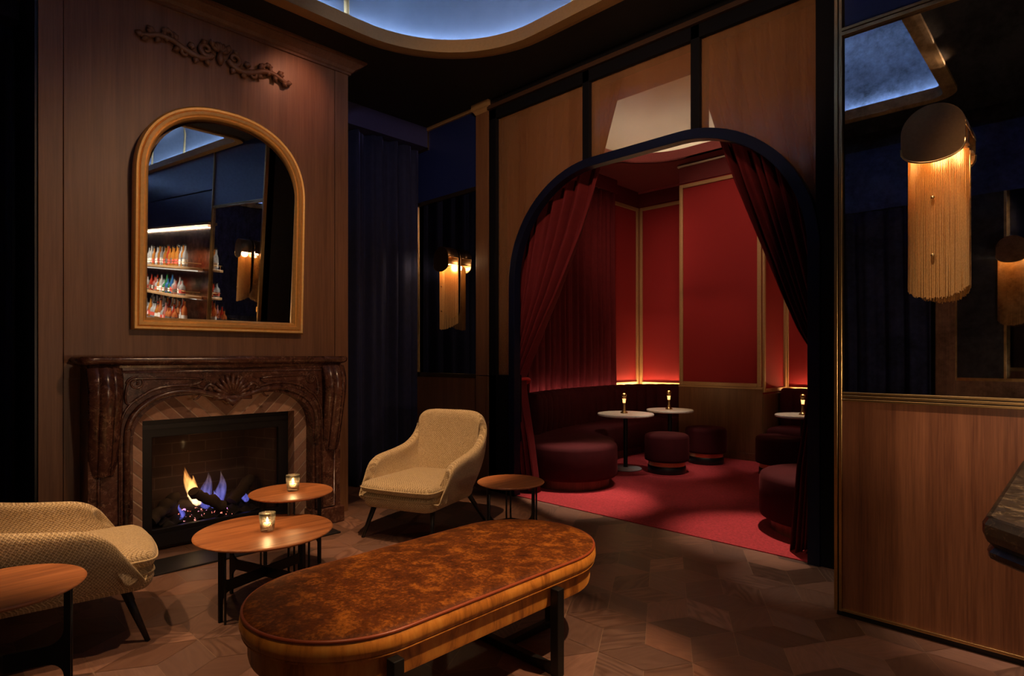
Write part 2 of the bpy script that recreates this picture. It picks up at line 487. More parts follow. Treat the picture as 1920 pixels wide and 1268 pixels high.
def mk_flame(name, z0, z1, stops, strength):
    t = NT(name); tc = t.node('ShaderNodeTexCoord')
    sp = t.node('ShaderNodeSeparateXYZ', ins={'Vector': tc.outputs['Object']})
    h = t.math('DIVIDE', t.math('SUBTRACT', sp.outputs[2], z0), z1 - z0)
    nz = t.noise(t.coord('Object', (1, 1, .22)), 55, 3)
    c = t.ramp(t.math('ADD', h, t.math('MULTIPLY', t.math('SUBTRACT', nz, .5), .5)), stops)
    e = t.node('ShaderNodeEmission', ins={'Color': c, 'Strength': strength})
    tr = t.node('ShaderNodeBsdfTransparent')
    lw = t.node('ShaderNodeLayerWeight', ins={'Blend': .35})
    face = t.math('SUBTRACT', 1.0, lw.outputs['Facing'])
    al = t.math('MULTIPLY', t.math('MULTIPLY', t.math('POWER', face, 2.6), t.math('SUBTRACT', 1.05, h)), t.math('MULTIPLY_ADD', nz, 1.8, -.45))
    al = t.math('MINIMUM', t.math('MAXIMUM', al, 0.0), 1.0)
    mx = t.node('ShaderNodeMixShader', ins={0: al, 1: tr.outputs[0], 2: e.outputs[0]})
    return t.surf(mx.outputs[0])
M['flame'] = mk_flame('orange flame', .28, .52, [(0, (1, .62, .30)), (.4, (1, .45, .12)), (1, (.9, .28, .05))], 3.2)
M['blueflame'] = mk_flame('blue flame', .22, .46, [(0, (.22, .22, 1)), (.5, (.30, .26, .8)), (1, (.8, .45, .35))], .9)
M['candleflame'] = emit('candle flame', (1, .72, .38), 40)
def mk_embers():
    t = NT('glowing embers'); v = t.coord()
    vo = t.node('ShaderNodeTexVoronoi', ins={'Vector': v, 'Scale': 60})
    n = t.noise(v, 45, 3)
    m = t.math('MULTIPLY', t.math('GREATER_THAN', t.math('ADD', n, t.math('MULTIPLY', t.noise(v, 7, 1), .5)), .89), t.math('LESS_THAN', vo.outputs['Distance'], .5))
    sy = t.node('ShaderNodeSeparateXYZ', ins={'Vector': v}).outputs[1]
    m = t.math('MULTIPLY', m, t.math('LESS_THAN', t.math('ABSOLUTE', t.math('SUBTRACT', sy, 1.60)), .17))
    c = t.ramp(t.noise(v, 30, 2), [(.35, (.9, .12, .06)), (.55, (1, .30, .22)), (.7, (.45, .22, .9))])
    t.bsdf((.015, .012, .012), .9, 0, None, Emission_Color=c, Emission_Strength=t.math('MULTIPLY', m, 2.6)); return t.m
M['embers'] = mk_embers()
M['log'] = plain('charred log', (.055, .038, .028), .95, 0, .8, 30)
M['coveled'] = emit('cove led', (.44, .65, 1.0), 230)
M['warmled'] = emit('warm led', (1, .60, .28), 62)
M['domeled'] = emit('dome led', (1, .92, .82), 12)
M['redled'] = emit('curtain wash led', (1, .66, .50), 22)
M['barled'] = emit('bar led', (1, .88, .70), 26)
M['shelfglow'] = emit('shelf glow', (1, .88, .72), .8)  # faint emission that imitates lit brass
M['lampglow'] = emit('lamp glow', (1, .36, .10), 3.5)
M['amber'] = emit('amber shade', (1, .30, .04), 1.6)

def mk_chain():
    t = NT('brass chain fringe'); v = t.coord('Object', (1, 1, .4))
    n = t.noise(v, 260, 2)
    c = t.mix(n, (.42, .24, .08), (.80, .54, .24))
    a = t.node('ShaderNodeBsdfPrincipled', ins={'Base Color': c, 'Roughness': .45, 'Metallic': .5})
    b = t.node('ShaderNodeBsdfTranslucent', ins={'Color': c})
    m = t.node('ShaderNodeMixShader', ins={0: .5, 1: a.outputs[0], 2: b.outputs[0]})
    return t.surf(m.outputs[0])
M['chain'] = mk_chain()
# ------------------------------------------------------------------ the setting
def W(o, root):
    """parent a mesh that was laid out in room coordinates"""
    o.parent = root; o.matrix_parent_inverse = Matrix.Translation(root.location).inverted(); return o
def bx(name, mat, x0, y0, z0, x1, y1, z1, parent=None, bevel=0):
    o = MB().box(x0, y0, z0, x1, y1, z1).build(name, mat, bevel=bevel)
    return W(o, parent) if parent else o
YW = 4.13      # arch wall
YR = 3.40      # right-hand mirror wall
XC = -4.65     # face of the chimney breast
H = 3.90

# floor: rhombus parquet
def make_floor():
    e = .238; d = e * sqrt(3); ox, oy = -1.26, 2.84
    b1 = Vector((0, d)); b2 = Vector((e * 1.5, d / 2))
    dirs = [b1, b2, b2 - b1]
    vs = []; fs = []; uvs = []; cols = []
    rnd = random.Random(3)
    for i in range(-16, 28):
        for j in range(-44, 40):
            p = Vector((ox, oy)) + b2 * i + b1 * j
            for dv in dirs:
                q = p + dv; m = (p + q) / 2
                if not (-5.75 < m.x < 8.2 and -1.0 < m.y < 4.30): continue
                t = dv.normalized(); n = Vector((-t.y, t.x))
                pts = [p, m + n * e / 2, q, m - n * e / 2]
                pts = [m + (w - m) * .987 for w in pts]
                b = len(vs); fs.append((b, b+1, b+2, b+3))
                side = (pts[1] - pts[0]).normalized() if rnd.random() < .5 else (pts[3] - pts[0]).normalized()
                if rnd.random() < .25: side = t
                sn = Vector((-side.y, side.x)); off = Vector((rnd.random() * 40, rnd.random() * 40))
                ring = 1.0 if rnd.random() < .28 else .25
                tone = rnd.choice([.62, .78, .9, 1.0, 1.12, 1.35]) * rnd.uniform(.92, 1.08)
                warm = rnd.uniform(-.07, .10)
                for w in pts:
                    vs.append((w.x, w.y, 0)); r = w - m
                    uvs.append((r.dot(sn) + off.x, r.dot(side) + off.y))
                    cols.append((tone * (1 + warm), tone, tone * (1 - warm), ring))
    me = bpy.data.meshes.new('floor'); me.from_pydata(vs, [], fs)
    ul = me.uv_layers.new(name='UVMap'); ca = me.color_attributes.new('tone', 'FLOAT_COLOR', 'POINT')
    for lp in me.loops: ul.data[lp.index].uv = uvs[lp.vertex_index]
    for k, c in enumerate(cols): ca.data[k].color = c
    me.materials.append(M['parquet'])
    o = struct(bpy.data.objects.new('floor', me)); COL.objects.link(o)
    bx('floor_seam', M['grout'], -5.8, -1.0, -.05, 8.3, 4.3, -.0015, o)
make_floor()

# ceiling with two recessed coves
K1 = rrect(-4.10, -.25, -1.03, 3.47, [1.1, .12, .12, .95], 14)
K2 = rrect(-.20, -.25, 7.6, 3.28, [.12, .9, .9, .12], 14)
ceil = struct(MB().plate([(-5.7, -1.0), (8.3, -1.0), (8.3, 4.35), (-5.7, 4.35)], [[(x + nx * .11, y + ny * .11) for (x, y), (nx, ny) in zip(k, normals2(k))] for k in (K1, K2)],
      lambda a, b, d: (a, b, H + d), .05).build('ceiling', M['ceil']))
for k, ribs in ((K1, [(-4.10, 2.5, 1, 0), (-2.9, 3.47, 0, -1), (-1.03, 3.2, -1, 0), (-1.03, .0, -1, 0), (-2.9, -.25, 0, 1)]), (K2, [(.35, 3.28, 0, -1), (2.9, 3.28, 0, -1), (5.0, 3.28, 0, -1), (.75, -.25, 0, 1), (2.9, -.25, 0, 1)])):
    W(MB().rings(k, [(.11, H + .02), (.11, H - .03), (.075, H - .035), (.07, H - .035), (0, H - .03), (0, H + .075), (.03, H + .075), (.03, H + .05), (.11, H + .05)], closed_prof=True).build('trim', M['goldplaster'], smooth=True, auto=35), ceil)
    W(MB().rings(k, [(.20, H + .05), (.205, H + .30), (.205, H + .52), (.15, H + .76), (-.12, H + .95), (-.45, H + 1.02)], cap0=False).build('cove_dome', M['cove'], smooth=True, auto=50), ceil)
    W(MB().rings(k, [(.02, H + .05), (.21, H + .05)], cap0=False, cap1=False).build('cove_ledge', M['cove']), ceil)
    W(MB().rings(k, [(.155, H + .056), (.178, H + .056), (.178, H + .064), (.155, H + .064)], closed_prof=True).build('led_strip', M['coveled']), ceil)
    W(MB().rings(k, [(.138, H + .05), (.150, H + .05), (.150, H + .128), (.138, H + .128)], closed_prof=True).build('unseen_baffle', M['cove']), ceil)  # added lip, hidden from below, keeps the LED light on its own wall
    for rx, ry, dx, dy in ribs:
        pts = [(rx - dx * o_, ry - dy * o_, H + z_) for o_, z_ in [(.19, .06), (.195, .30), (.195, .52), (.14, .75), (-.12, .93), (-.44, 1.0)]]
        W(MB().tube(spline(pts, 5), .022, 8).build('rib', M['goldplaster'], smooth=True), ceil)

# left outer wall and the recess valances over the navy curtains
wl = struct(bx('wall_left', M['black'], -5.75, -1.0, 0, -5.58, 4.2, H))
bx('valance_box', M['navypaint'], -5.58, 2.72, 3.68, -5.34, YW, H, wl)
bx('valance_box', M['navypaint'], -5.58, -.9, 3.68, -5.34, .59, H, wl)

# chimney breast
wc = sroot('wall_chimney')
W(MB().plate([(.59, 0), (2.72, 0), (2.72, H), (.59, H)], [[(1.12, .02), (2.19, .02), (2.19, .93), (1.12, .93)]], lambda a, b, d: (XC - .012 - d, a, b), .06).build('breast_core', M['veneer']), wc)
bx('breast_side', M['black'], -5.58, .575, 0, XC - .015, .592, H, wc)
bx('breast_side', M['black'], -5.58, 2.705, 0, XC - .015, 2.72, H, wc)
W(MB().plate([(.718, 1.2), (2.592, 1.2), (2.592, 3.81), (.718, 3.81)], [], lambda a, b, d: (XC - d, a, b), .014).build('veneer_panel', M['veneer'], bevel=.002), wc)
for y0, y1 in ((.59, .713), (2.597, 2.72)):
    bx('pilaster_strip', M['veneer'], XC - .014, y0, 0, XC + .004, y1, 3.81, wc, .002)
for y0, y1 in ((.718, .80), (2.51, 2.592)):
    bx('veneer_panel', M['veneer'], XC - .014, y0, 0, XC, y1, 1.2, wc)
W(MB().rings([(-5.58, .59), (XC, .59), (XC, 2.72), (-5.58, 2.72)], [(0, 3.79), (.018, 3.79), (.018, 3.808), (.03, 3.815), (.045, 3.835), (.085, 3.86), (.10, 3.872), (.10, 3.88), (.12, 3.886), (.12, H)], cap0=False, cap1=False).build('cornice', M['carved']), wc)

# arch wall
wb = sroot('wall_back')
t3 = lambda y: (lambda a, b, d: (a, y + d, b))
R0 = 1.0; XL, XR_, ZT = -4.04, -1.25, 3.04
def arch(off=0, n=20, z0=0):
    xl, xr, zt = XL + off, XR_ - off, ZT - off; r = R0 - off; cl, cr, cz = XL + R0, XR_ - R0, ZT - R0
    L = [(xl, z0)] + [(cl - r * cos(.5*pi*i/n), cz + r * sin(.5*pi*i/n)) for i in range(n + 1)]
    Rr = [(cr + r * sin(.5*pi*i/n), cz + r * cos(.5*pi*i/n)) for i in range(n + 1)] + [(xr, z0)]
    return L + Rr
W(MB().plate(arch(0) + arch(.075)[::-1], [], t3(YW - .035), .085).build('arch_frame', M['archnavy'], bevel=.004), wb)
ol = [p for p in arch(0) if p[1] > 0]
def archz(x):
    if x < XL + R0: return ZT - R0 + sqrt(max(0, R0**2 - (x - XL - R0)**2))
    if x > XR_ - R0: return ZT - R0 + sqrt(max(0, R0**2 - (x - XR_ + R0)**2))
    return ZT
def lower(x0, x1, n=26): return [(x0 + (x1 - x0) * i / n, archz(x0 + (x1 - x0) * i / n) - .01) for i in range(n + 1)]
p1 = [(-4.235, 3.71), (-4.235, 1.155), (-4.035, 1.155)] + lower(-4.039, -3.155) + [(-3.155, 3.71)]
p2 = [(-3.095, 3.71)] + lower(-3.095, -2.145) + [(-2.145, 3.71)]
p3 = [(-2.085, 3.71)] + lower(-2.085, -1.275) + [(-1.275, 3.71)]
for p in (p1, p2, p3):
    W(MB().plate(p, [], t3(YW + .02), .012).build('transom_pane', M['scrim']), wb)
for x0, x1, z0, z1 in ((-4.33, -4.23, 0, 3.80), (-3.16, -3.09, 3.02, 3.80), (-2.15, -2.08, 3.02, 3.80), (-1.28, -.96, 0, 3.80), (-4.33, -1.2, 3.70, 3.80), (-4.33, -4.03, 0, 1.16)):
    bx('post' if z1 - z0 > .3 else 'rail', M['ebony'], x0, YW - .02, z0, x1, YW + .14, z1, wb, .003)
bx('crown', M['darkwood'], -4.33, YW - .05, 3.80, -.96, YW + .14, 3.84, wb, .004)
bx('crown', M['black'], -4.33, YW - .03, 3.84, -.96, YW + .14, H, wb)
bx('pilaster', M['veneer'], -4.515, YW - .03, 1.15, -4.335, YW + .12, 3.80, wb, .003)
bx('pilaster', M['veneer'], -4.515, YW - .03, 0, -4.335, YW + .12, 1.143, wb, .003)
W(MB().rings([(-4.515, YW - .03), (-4.335, YW - .03), (-4.335, YW + .1), (-4.515, YW + .1)], [(0, 3.80), (.02, 3.83), (.035, 3.84), (.035, H)]).build('capital', M['goldtrim']), wb)
bx('wainscot', M['veneer'], -5.55, YW, 0, -4.52, YW + .06, 1.115, wb)
bx('mirror_pane', M['antique2'], -5.53, YW + .012, 1.16, -4.53, YW + .03, 3.05, wb)
bx('lacquer_panel', M['navylac'], -5.53, YW + .004, 3.09, -4.53, YW + .03, 3.87, wb)
bx('wall_core', M['black'], -5.6, YW + .04, 0, -4.33, YW + .14, H, wb)
for a in ((-5.55, YW - .012, 1.115, -4.515, YW + .02, 1.16), (-5.55, YW - .008, 3.05, -4.515, YW + .02, 3.09)):
    bx('brass_rail', M['brass'], *a, wb, .003)
bx('brass_strip', M['brass'], -5.56, YW - .008, 1.16, -5.535, YW + .02, 3.66, wb, .002)
bx('brass_strip', M['brass'], -4.532, YW - .006, 1.16, -4.512, YW + .02, 3.87, wb, .002)
bx('top_trim', M['goldtrim'], -5.34, YW - .02, 3.865, -4.515, YW + .02, H, wb)
bx('brass_strip', M['brass'], -5.36, YW - .01, 3.67, -5.335, YW + .02, 3.865, wb)
bx('brass_strip', M['brass'], -5.55, YW - .01, 3.655, -5.335, YW + .02, 3.68, wb)

# right-hand wall of wainscot and antique mirror, running on as the back of the bar
wr = sroot('wall_right')
bx('wall_core', M['black'], -.96, YR + .035, 0, 8.1, YR + .12, H, wr)
bx('wall_end', M['black'], -.96, YR + .02, 0, -.93, YW + .1, H, wr)
bx('wainscot', M['wainscot'], -.93, YR, .045, 1.06, YR + .04, 1.115, wr)
bx('mirror_pane', M['antique'], -.92, YR + .010, 1.16, 1.03, YR + .03, 3.0, wr)
bx('lacquer_panel', M['navylac'], -.92, YR + .006, 3.04, 1.03, YR + .03, H, wr)
for x0, x1 in ((-.965, -.948), (-.943, -.928), (1.03, 1.06)):
    bx('brass_strip', M['brass'], x0, YR - .012 if x0 < 0 else YR - .02, .03, x1, YR + .035, H, wr, .002)
for z0, z1 in ((1.115, 1.128), (1.132, 1.146), (1.150, 1.162), (3.0, 3.02), (3.024, 3.04), (.032, .046)):
    bx('brass_rail', M['brass'], -.93, YR - .012, z0, 1.03, YR + .03, z1, wr, .002)
bx('toe_kick', M['black'], -.95, YR + .01, 0, 1.06, YR + .04, .032, wr)
# bar niche
bx('copper_panel', M['copper'], 1.06, YR + .015, .9, 8.1, YR + .035, 2.75, wr)
bx('lacquer_panel', M['navylac'], 1.06, YR - .02, 2.78, 8.1, YR + .03, 3.28, wr)
bx('lacquer_panel', M['navylac'], 1.06, YR - .02, 3.30, 8.1, YR + .03, H, wr)
bx('brass_rail', M['brass'], 1.06, YR - .06, 2.74, 8.1, YR + .03, 2.78, wr)

# rear wall, seen only in the mirrors
we = sroot('wall_rear'); YB = -.9
bx('wall_core', M['black'], -5.6, YB - .12, 0, 8.1, YB - .03, H, we)
bx('copper_band', M['copper'], 1.42, YB - .03, 2.5, 8.0, YB + .02, 3.0, we)
bx('lacquer_panel', M['navylac'], -5.3, YB - .03, 3.0, 8.1, YB + .01, 3.70, we)
bx('pilaster', M['veneer'], -1.2, YB - .02, 0, -1.03, YB + .04, H, we)
bx('wainscot', M['veneer'], -1.03, YB - .02, 0, 8.1, YB + .01, 1.09, we)
bx('brass_rail', M['brass'], -1.03, YB - .01, 1.09, 8.1, YB + .025, 1.12, we)
bx('mirror_pane', M['antique2'], -.62, YB - .01, 1.12, 8.1, YB + .008, 3.0, we)
bx('dark_panel', M['black'], -1.03, YB - .01, 1.12, -.64, YB + .01, 3.0, we)
for x in (-.64, -1.04, 1.4): bx('brass_strip', M['brass'], x, YB - .01, 1.12, x + .02, YB + .02, 3.0, we)
wst = struct(bx('wall_east', M['navypaint'], 8.1, -1.0, 0, 8.22, 3.5, H))

# the red lounge beyond the arch
LX0, LX1, LY, LH = -5.31, .30, 8.40, 4.0
cp = struct(MB().box(LX0, YW, -.04, LX1, LY + .1, .006).build('floor_carpet', M['carpet']))
KL = rrect(-4.70, 5.20, -.60, 7.35, [.7, .7, .8, .8], 14)
cl = struct(MB().plate([(LX0 - .1, YW + .14), (LX1 + .1, YW + .14), (LX1 + .1, LY + .1), (LX0 - .1, LY + .1)], [KL], lambda a, b, d: (a, b, LH + d), .02).build('ceiling_lounge', M['redpaint']))
W(MB().rings(KL, [(0, LH), (0, LH + .14), (.02, LH + .14), (.02, LH)], closed_prof=True).build('cove_rim', M['pinkrim'], smooth=True, auto=40), cl)
W(MB().rings(KL, [(.42, LH + .10), (.42, LH + .2), (.32, LH + .42), (0, LH + .58), (-.5, LH + .63)], cap0=False).build('cove_dome', M['cream'], smooth=True, auto=50), cl)
W(MB().rings(KL, [(.015, LH + .115), (.43, LH + .115)], cap0=False, cap1=False).build('cove_ledge', M['cream']), cl)
W(MB().rings(KL, [(.035, LH + .120), (.07, LH + .120), (.07, LH + .132), (.035, LH + .132)], closed_prof=True).build('led_strip', M['domeled']), cl)
ll = struct(bx('wall_lounge_left', M['redfabric'], LX0 - .12, YW + .1, 0, LX0, LY + .1, LH))
lb = struct(bx('wall_lounge_back', M['redfabric'], LX0, LY, 0, LX1, LY + .12, LH))
lr = struct(bx('wall_lounge_right', M['redfabric'], LX1, YW + .1, 0, LX1 + .12, LY, LH))
bx('soffit', M['redpaint'], LX0, YW + .2, 3.80, LX0 + .16, 7.56, LH, ll)
bx('header_band', M['redpaint'], LX0, 7.56, 3.74, LX0 + .02, LY, LH, ll)
def frame_x(y, x0, x1, z0, z1, root, w=.05, d=.03, mat='goldtrim', s=-1):
    for nm, a in (('panel_trim', (x0, z0, x0 + w, z1)), ('panel_trim', (x1 - w, z0, x1, z1)), ('panel_trim', (x0 + w, z0, x1 - w, z0 + w)), ('panel_trim', (x0 + w, z1 - w, x1 - w, z1))):
        ya, yb = sorted((y, y + s * d)); bx(nm, M[mat], a[0], ya, a[1], a[2], yb, a[3], root, .006)
def frame_y(x, y0, y1, z0, z1, root, w=.05, d=.03, mat='goldtrim'):
    for a in ((y0, z0, y0 + w, z1), (y1 - w, z0, y1, z1), (y0 + w, z0, y1 - w, z0 + w), (y0 + w, z1 - w, y1 - w, z1)):
        xa, xb = sorted((x, x + d)); bx('panel_trim', M[mat], xa, a[0], a[1], xb, a[2], a[3], root, .006)
frame_y(LX0, 7.58, LY - .03, .88, 3.74, ll, .055)
frame_x(LY, LX0 + .035, -4.13, .88, 3.74, lb)
frame_x(LY, -3.0, -1.9, .88, 3.74, lb)
frame_x(LY, -1.9, -.8, .88, 3.74, lb)
bx('header_band', M['redpaint'], LX0, LY - .025, 3.76, LX1, LY, LH, lb)
bx('crown_line', M['pinkrim'], LX0, LY - .04, 3.97, LX1, LY, LH, lb)
bx('dado', M['veneer'], LX0 + .02, LY - .02, 0, LX1, LY, .86, lb)
# pier
wp = struct(bx('wall_pier', M['redfabric'], -4.13, 7.6, 0, -3.0, LY, LH))
bx('wainscot', M['veneer'], -4.14, 7.575, .06, -2.985, 7.6, .92, wp, .003)
bx('wainscot', M['veneer'], -3.0, 7.6, .06, -2.975, LY, .86, wp, .003)
bx('baseboard', M['veneer'], -4.145, 7.565, 0, -2.975, 7.6, .10, wp, .003)
bx('dado_rail', M['goldtrim'], -4.14, 7.565, .92, -2.985, 7.6, .945, wp, .003)
frame_x(7.6, -4.13, -3.0, .945, 3.72, wp, .05)
frame_y(-3.0, 7.61, LY - .02, .88, 3.72, wp, .05)
bx('header_band', M['redpaint'], -4.135, 7.58, 3.74, -2.99, 7.6, 3.96, wp)
bx('crown_line', M['cream'], -4.15, 7.555, 3.962, -2.975, 7.6, 3.985, wp)

# ------------------------------------------------------------------ curtains
def pleat(s, n, seed=0, k=.35):
    return sin(2*pi*n*s + 1.1 * sin(2*pi*n*.37*s + seed)) + k * sin(2*pi*n*2.13*s + seed * 2.3)
def curtain(name, mat, a, b, z0, z1, n, amp, label, group=None, seed=0, cat='curtain'):
    a = Vector((*a, 0)); b = Vector((*b, 0)); d = b - a; nr = Vector((-d.y, d.x, 0)).normalized()
    def fn(u, v):
        z = z0 + (z1 - z0) * v
        am = amp * (1 - .35 * v)
        p = a + d * u + nr * am * pleat(u + .004 * sin(v * 5 + seed) , n, seed)
        return (p.x, p.y, z)
    o = MB().grid(fn, int(n * 20), 14).build(name, mat, smooth=True, solid=.006)
    return tag(o, label, cat, group)
curtain('navy_curtain', M['navyvelvet'], (-5.46, 2.74), (-5.46, 4.10), .012, 3.70, 6.5, .065, 'dark navy velvet curtain hanging in the recess between chimney breast and mirror panel', seed=1)
curtain('navy_curtain', M['navyvelvet'], (-5.46, -.85), (-5.46, .55), .012, 3.70, 6.5, .065, 'dark curtain in the recess left of the fireplace, at the picture edge', seed=2)
curtain('navy_curtain', M['navyvelvet'], (-4.6, -.84), (-1.24, -.84), .012, 2.98, 16, .04, 'navy curtain on the rear wall, seen folded in the mirror beside the fringed lamp', seed=3)
curtain('navy_curtain', M['navyvelvet'], (1.5, -.82), (6.5, -.82), 1.13, 2.52, 30, .03, 'short navy curtain under the copper band, seen only by double reflection', seed=6)
curtain('red_curtain', M['redvelvet'], (-5.20, 4.6), (-5.20, 7.54), .012, 3.84, 20, .05, 'full length wine red curtain lining the lounge left wall behind the banquette', seed=4)

def arch_curtain(name, label, outer, edge, y, hem, seed, n, tie_z, flip):
    """outer(z), edge(z): x of the fixed side and of the leading edge"""
    N = 90; Mv = 60; ztop = 3.98
    def fn(u, v):
        z = hem + (ztop - hem) * v
        xo = lerp_table(outer, z); xe = lerp_table(edge, z); w = abs(xe - xo)
        squeeze = max(.12, min(1, w / 1.2))
        amp = .022 + .040 * (1 - squeeze) + .026 * squeeze
        x = xo + (xe - xo) * u
        ph = pleat(u, n, seed)
        lean = .05 * sin(v * 3 + u * 4)
        return (x, y + amp * ph + .04 * (1 - squeeze) * cos(pi * (u - .5)) * flip + .01 * lean, z + .02 * sin(u * 19) * (1 - v) * (hem < .1))
    o = MB().grid(fn, N * 2, Mv).build(name, M['redvelvet'], smooth=True, solid=.007)
    return tag(o, label, 'curtain', None)
arch_curtain('arch_curtain', 'wine red velvet drape tied back on the left side of the arch', [(0, -4.25), (.35, -4.24), (.8, -4.20), (1.05, -4.17), (1.2, -4.16), (1.6, -4.15), (4, -4.15)],
    [(0, -3.86), (.18, -3.89), (.5, -3.95), (.8, -4.02), (1.02, -4.07), (1.15, -4.08), (1.39, -3.94), (1.7, -3.76), (1.94, -3.61), (2.2, -3.47), (2.46, -3.33), (2.76, -3.20), (3.07, -3.09), (3.59, -2.92), (4, -2.80)], 4.335, .03, 1.3, 7, 1.08, -1)
arch_curtain('arch_curtain', 'dark wine velvet drape swept to the right side of the arch', [(0, -1.06), (1.2, -1.10), (1.5, -1.12), (4, -1.12)],
    [(0, -1.50), (.12, -1.49), (.61, -1.45), (.94, -1.40), (1.2, -1.34), (1.30, -1.34), (1.39, -1.36), (1.52, -1.44), (1.75, -1.54), (2.22, -1.73), (2.62, -1.89), (3.01, -2.03), (3.39, -2.15), (4, -2.30)], 4.335, .02, 2.1, 10, 1.3, -1)
tb = thing('tieback', 'red braided tieback with hanging tab on the left arch drape', 'tieback', (-4.12, 4.335, 1.08))
def loop_pts(rx, ry, n=20): return [(rx * cos(2*pi*i/n), ry * sin(2*pi*i/n), .04 * cos(2*pi*i/n)) for i in range(n)]
M['tieback'] = plain('bright red braid', (.55, .03, .03), .6, 0, .5, 120)
MB().tube(loop_pts(.075, .12), .016, 8, True).build('band', M['tieback'], tb, True)
MB().bar((.05, -.11, .03), (.075, -.12, -.28), .055, .012, (0, 1, 0)).build('tab', M['tieback'], tb, bevel=.004)
for k in range(3): MB().tube([(.035 + .012 * sin(i), -.115, .06 - .03 * k + .012 * cos(i)) for i in range(7)], .012, 6).build('knot', M['tieback'], tb, True)

# ------------------------------------------------------------------ fireplace
fp = thing('fireplace', 'dark red marble fireplace with carved shell and arched opening', 'fireplace', (-4.45, 1.655, 0))
yc = 1.655
half = [(.615, 0.0), (.615, .80), (.603, .88), (.565, .955), (.50, 1.015), (.42, 1.055), (.32, 1.077), (.21, 1.075), (.12, 1.055), (.05, 1.03), (0, 1.02)]
hs = [half[0]] + spline(half[1:], 4)
inner = [(yc - a, b) for a, b in hs] + [(yc + a, b) for a, b in hs[::-1][1:]]
out = [(.80, 0), (.80, 1.27), (2.51, 1.27), (2.51, 0)]
sur = W(MB().plate(out + inner[::-1], [], lambda a, b, d: (-4.41 - d, a, b), .225).build('surround', M['breccia'], bevel=.004), fp)
shelf = [(-4.645, .745)] + [(-4.645, 2.565)][:0]
fr_pts = spline([(-4.40, .745), (-4.345, .80), (-4.36, 1.0), (-4.345, 1.3), (-4.315, yc), (-4.345, 2.01), (-4.36, 2.31), (-4.345, 2.51), (-4.40, 2.565)], 5)
shelf = [(-4.645, .745)] + fr_pts + [(-4.645, 2.565)]
W(MB().rings(shelf, [(-.07, 1.262), (-.055, 1.268), (-.05, 1.285), (-.02, 1.295), (-.004, 1.305), (0, 1.32), (0, 1.332), (-.01, 1.343), (-.02, 1.345)]).build('mantel_shelf', M['breccia'], smooth=True, auto=50), fp)
def on_face(path, r, name, n=8, x=-4.405, flat=1, closed=False):
    return MB().tube([(x, a, b) for a, b in path], r, n, closed, flat).build(name, M['breccia'], sur, smooth=True)
mold = [(yc - a - (.035 if a > 0 else 0), b + .03) for a, b in hs] ; mold += [(2 * yc - a, b) for a, b in mold[::-1][1:]]
on_face(mold, .020, 'arch_moulding')
mold2 = [(yc - a - .075, b + .07) for a, b in hs[:-6]]
on_face(mold2, .009, 'arch_moulding', 6); on_face([(2 * yc - a, b) for a, b in mold2], .009, 'arch_moulding', 6)
on_face([(y_, z_) for y_, z_ in ((.83, 1.235), (.83, 1.245), (2.48, 1.245), (2.48, 1.235))], .011, 'frieze_moulding', 6)
for s in (-1, 1):
    m = lambda a: yc + s * (yc - a) * -1 if s > 0 else a
    fy = lambda d: yc + s * d
    # frieze panel outlines
    on_face(spline([(fy(.22), 1.19), (fy(.55), 1.20), (fy(.64), 1.18), (fy(.655), 1.05), (fy(.60), 1.06), (fy(.5), 1.13), (fy(.36), 1.15), (fy(.24), 1.155)], 4, True), .008, 'panel_moulding', 6, closed=True)
    on_face([(fy(.69), .14), (fy(.69), .72), (fy(.80), .72), (fy(.80), .14)], .009, 'panel_moulding', 6, closed=True)
    # corbel: an S-scroll console standing proud of the jamb
    prof = spline([(-4.41, .60), (-4.395, .66), (-4.375, .74), (-4.355, .84), (-4.335, .94), (-4.315, 1.04), (-4.31, 1.13), (-4.325, 1.20), (-4.36, 1.262)], 5)
    cb = MB(); y0, y1 = fy(.70), fy(.845)
    mwid = lambda i: .9 if i < 20 else 1.0
    def cfn(u, v, prof=prof, s=s):
        i = min(len(prof) - 1, int(v * (len(prof) - 1) + .5)); px, pz = prof[i]
        t = u * 2 - 1; wd = .045 + .03 * (v ** .7)
        ridge = .012 * cos(t * pi * 2.5) * (1 - abs(t))
        return (px - .045 * t * t * (1 if abs(t) < 1 else 1) - .0 + ridge, fy(.775) + t * wd, pz)
    cb.grid(cfn, 16, len(prof) - 1)
    W(cb.build('corbel', M['breccia'], smooth=True, solid=.03, off=-1), fp)
    for k in range(5):
        a = radians(-50 + 25 * k)
        on_face([(fy(.775) + .015 * sin(a), 1.06), (fy(.775) + .05 * sin(a), 1.06 + .06 * cos(a)), (fy(.775) + .085 * sin(a), 1.08 + .10 * cos(a))], [.006, .013, .004], 'acanthus_leaf', 6, -4.318)
    # scroll foliage of the frieze
    sc = [(fy(.10 + .16 * t + .0), 1.10 + .05 * sin(t * pi * 1.6)) for t in [i / 12 for i in range(13)]]
    on_face(sc, [.016 - .010 * i / 12 for i in range(13)], 'scroll', 6)
    sp = [(fy(.60) + s * .055 * (1 - i / 22) * cos(i * .55), 1.17 + .05 * (1 - i / 22) * sin(i * .55)) for i in range(20)]
    on_face(sp, .007, 'scroll', 6)
    bx('foot_block', M['breccia'], -4.64, min(fy(.60), fy(.875)), 0, -4.375, max(fy(.60), fy(.875)), .13, fp, .008)
for k in range(13):
    a = radians(-96 + 16 * k); L = .165 - .03 * (abs(k - 6) / 6)
    pts = [(yc + .02 * sin(a), 1.06 + .02 * cos(a)), (yc + L * .6 * sin(a), 1.06 + L * .6 * cos(a)), (yc + L * sin(a), 1.06 + L * cos(a))]
    on_face(pts, [.008, .016, .012], 'carved_shell', 8, -4.40)
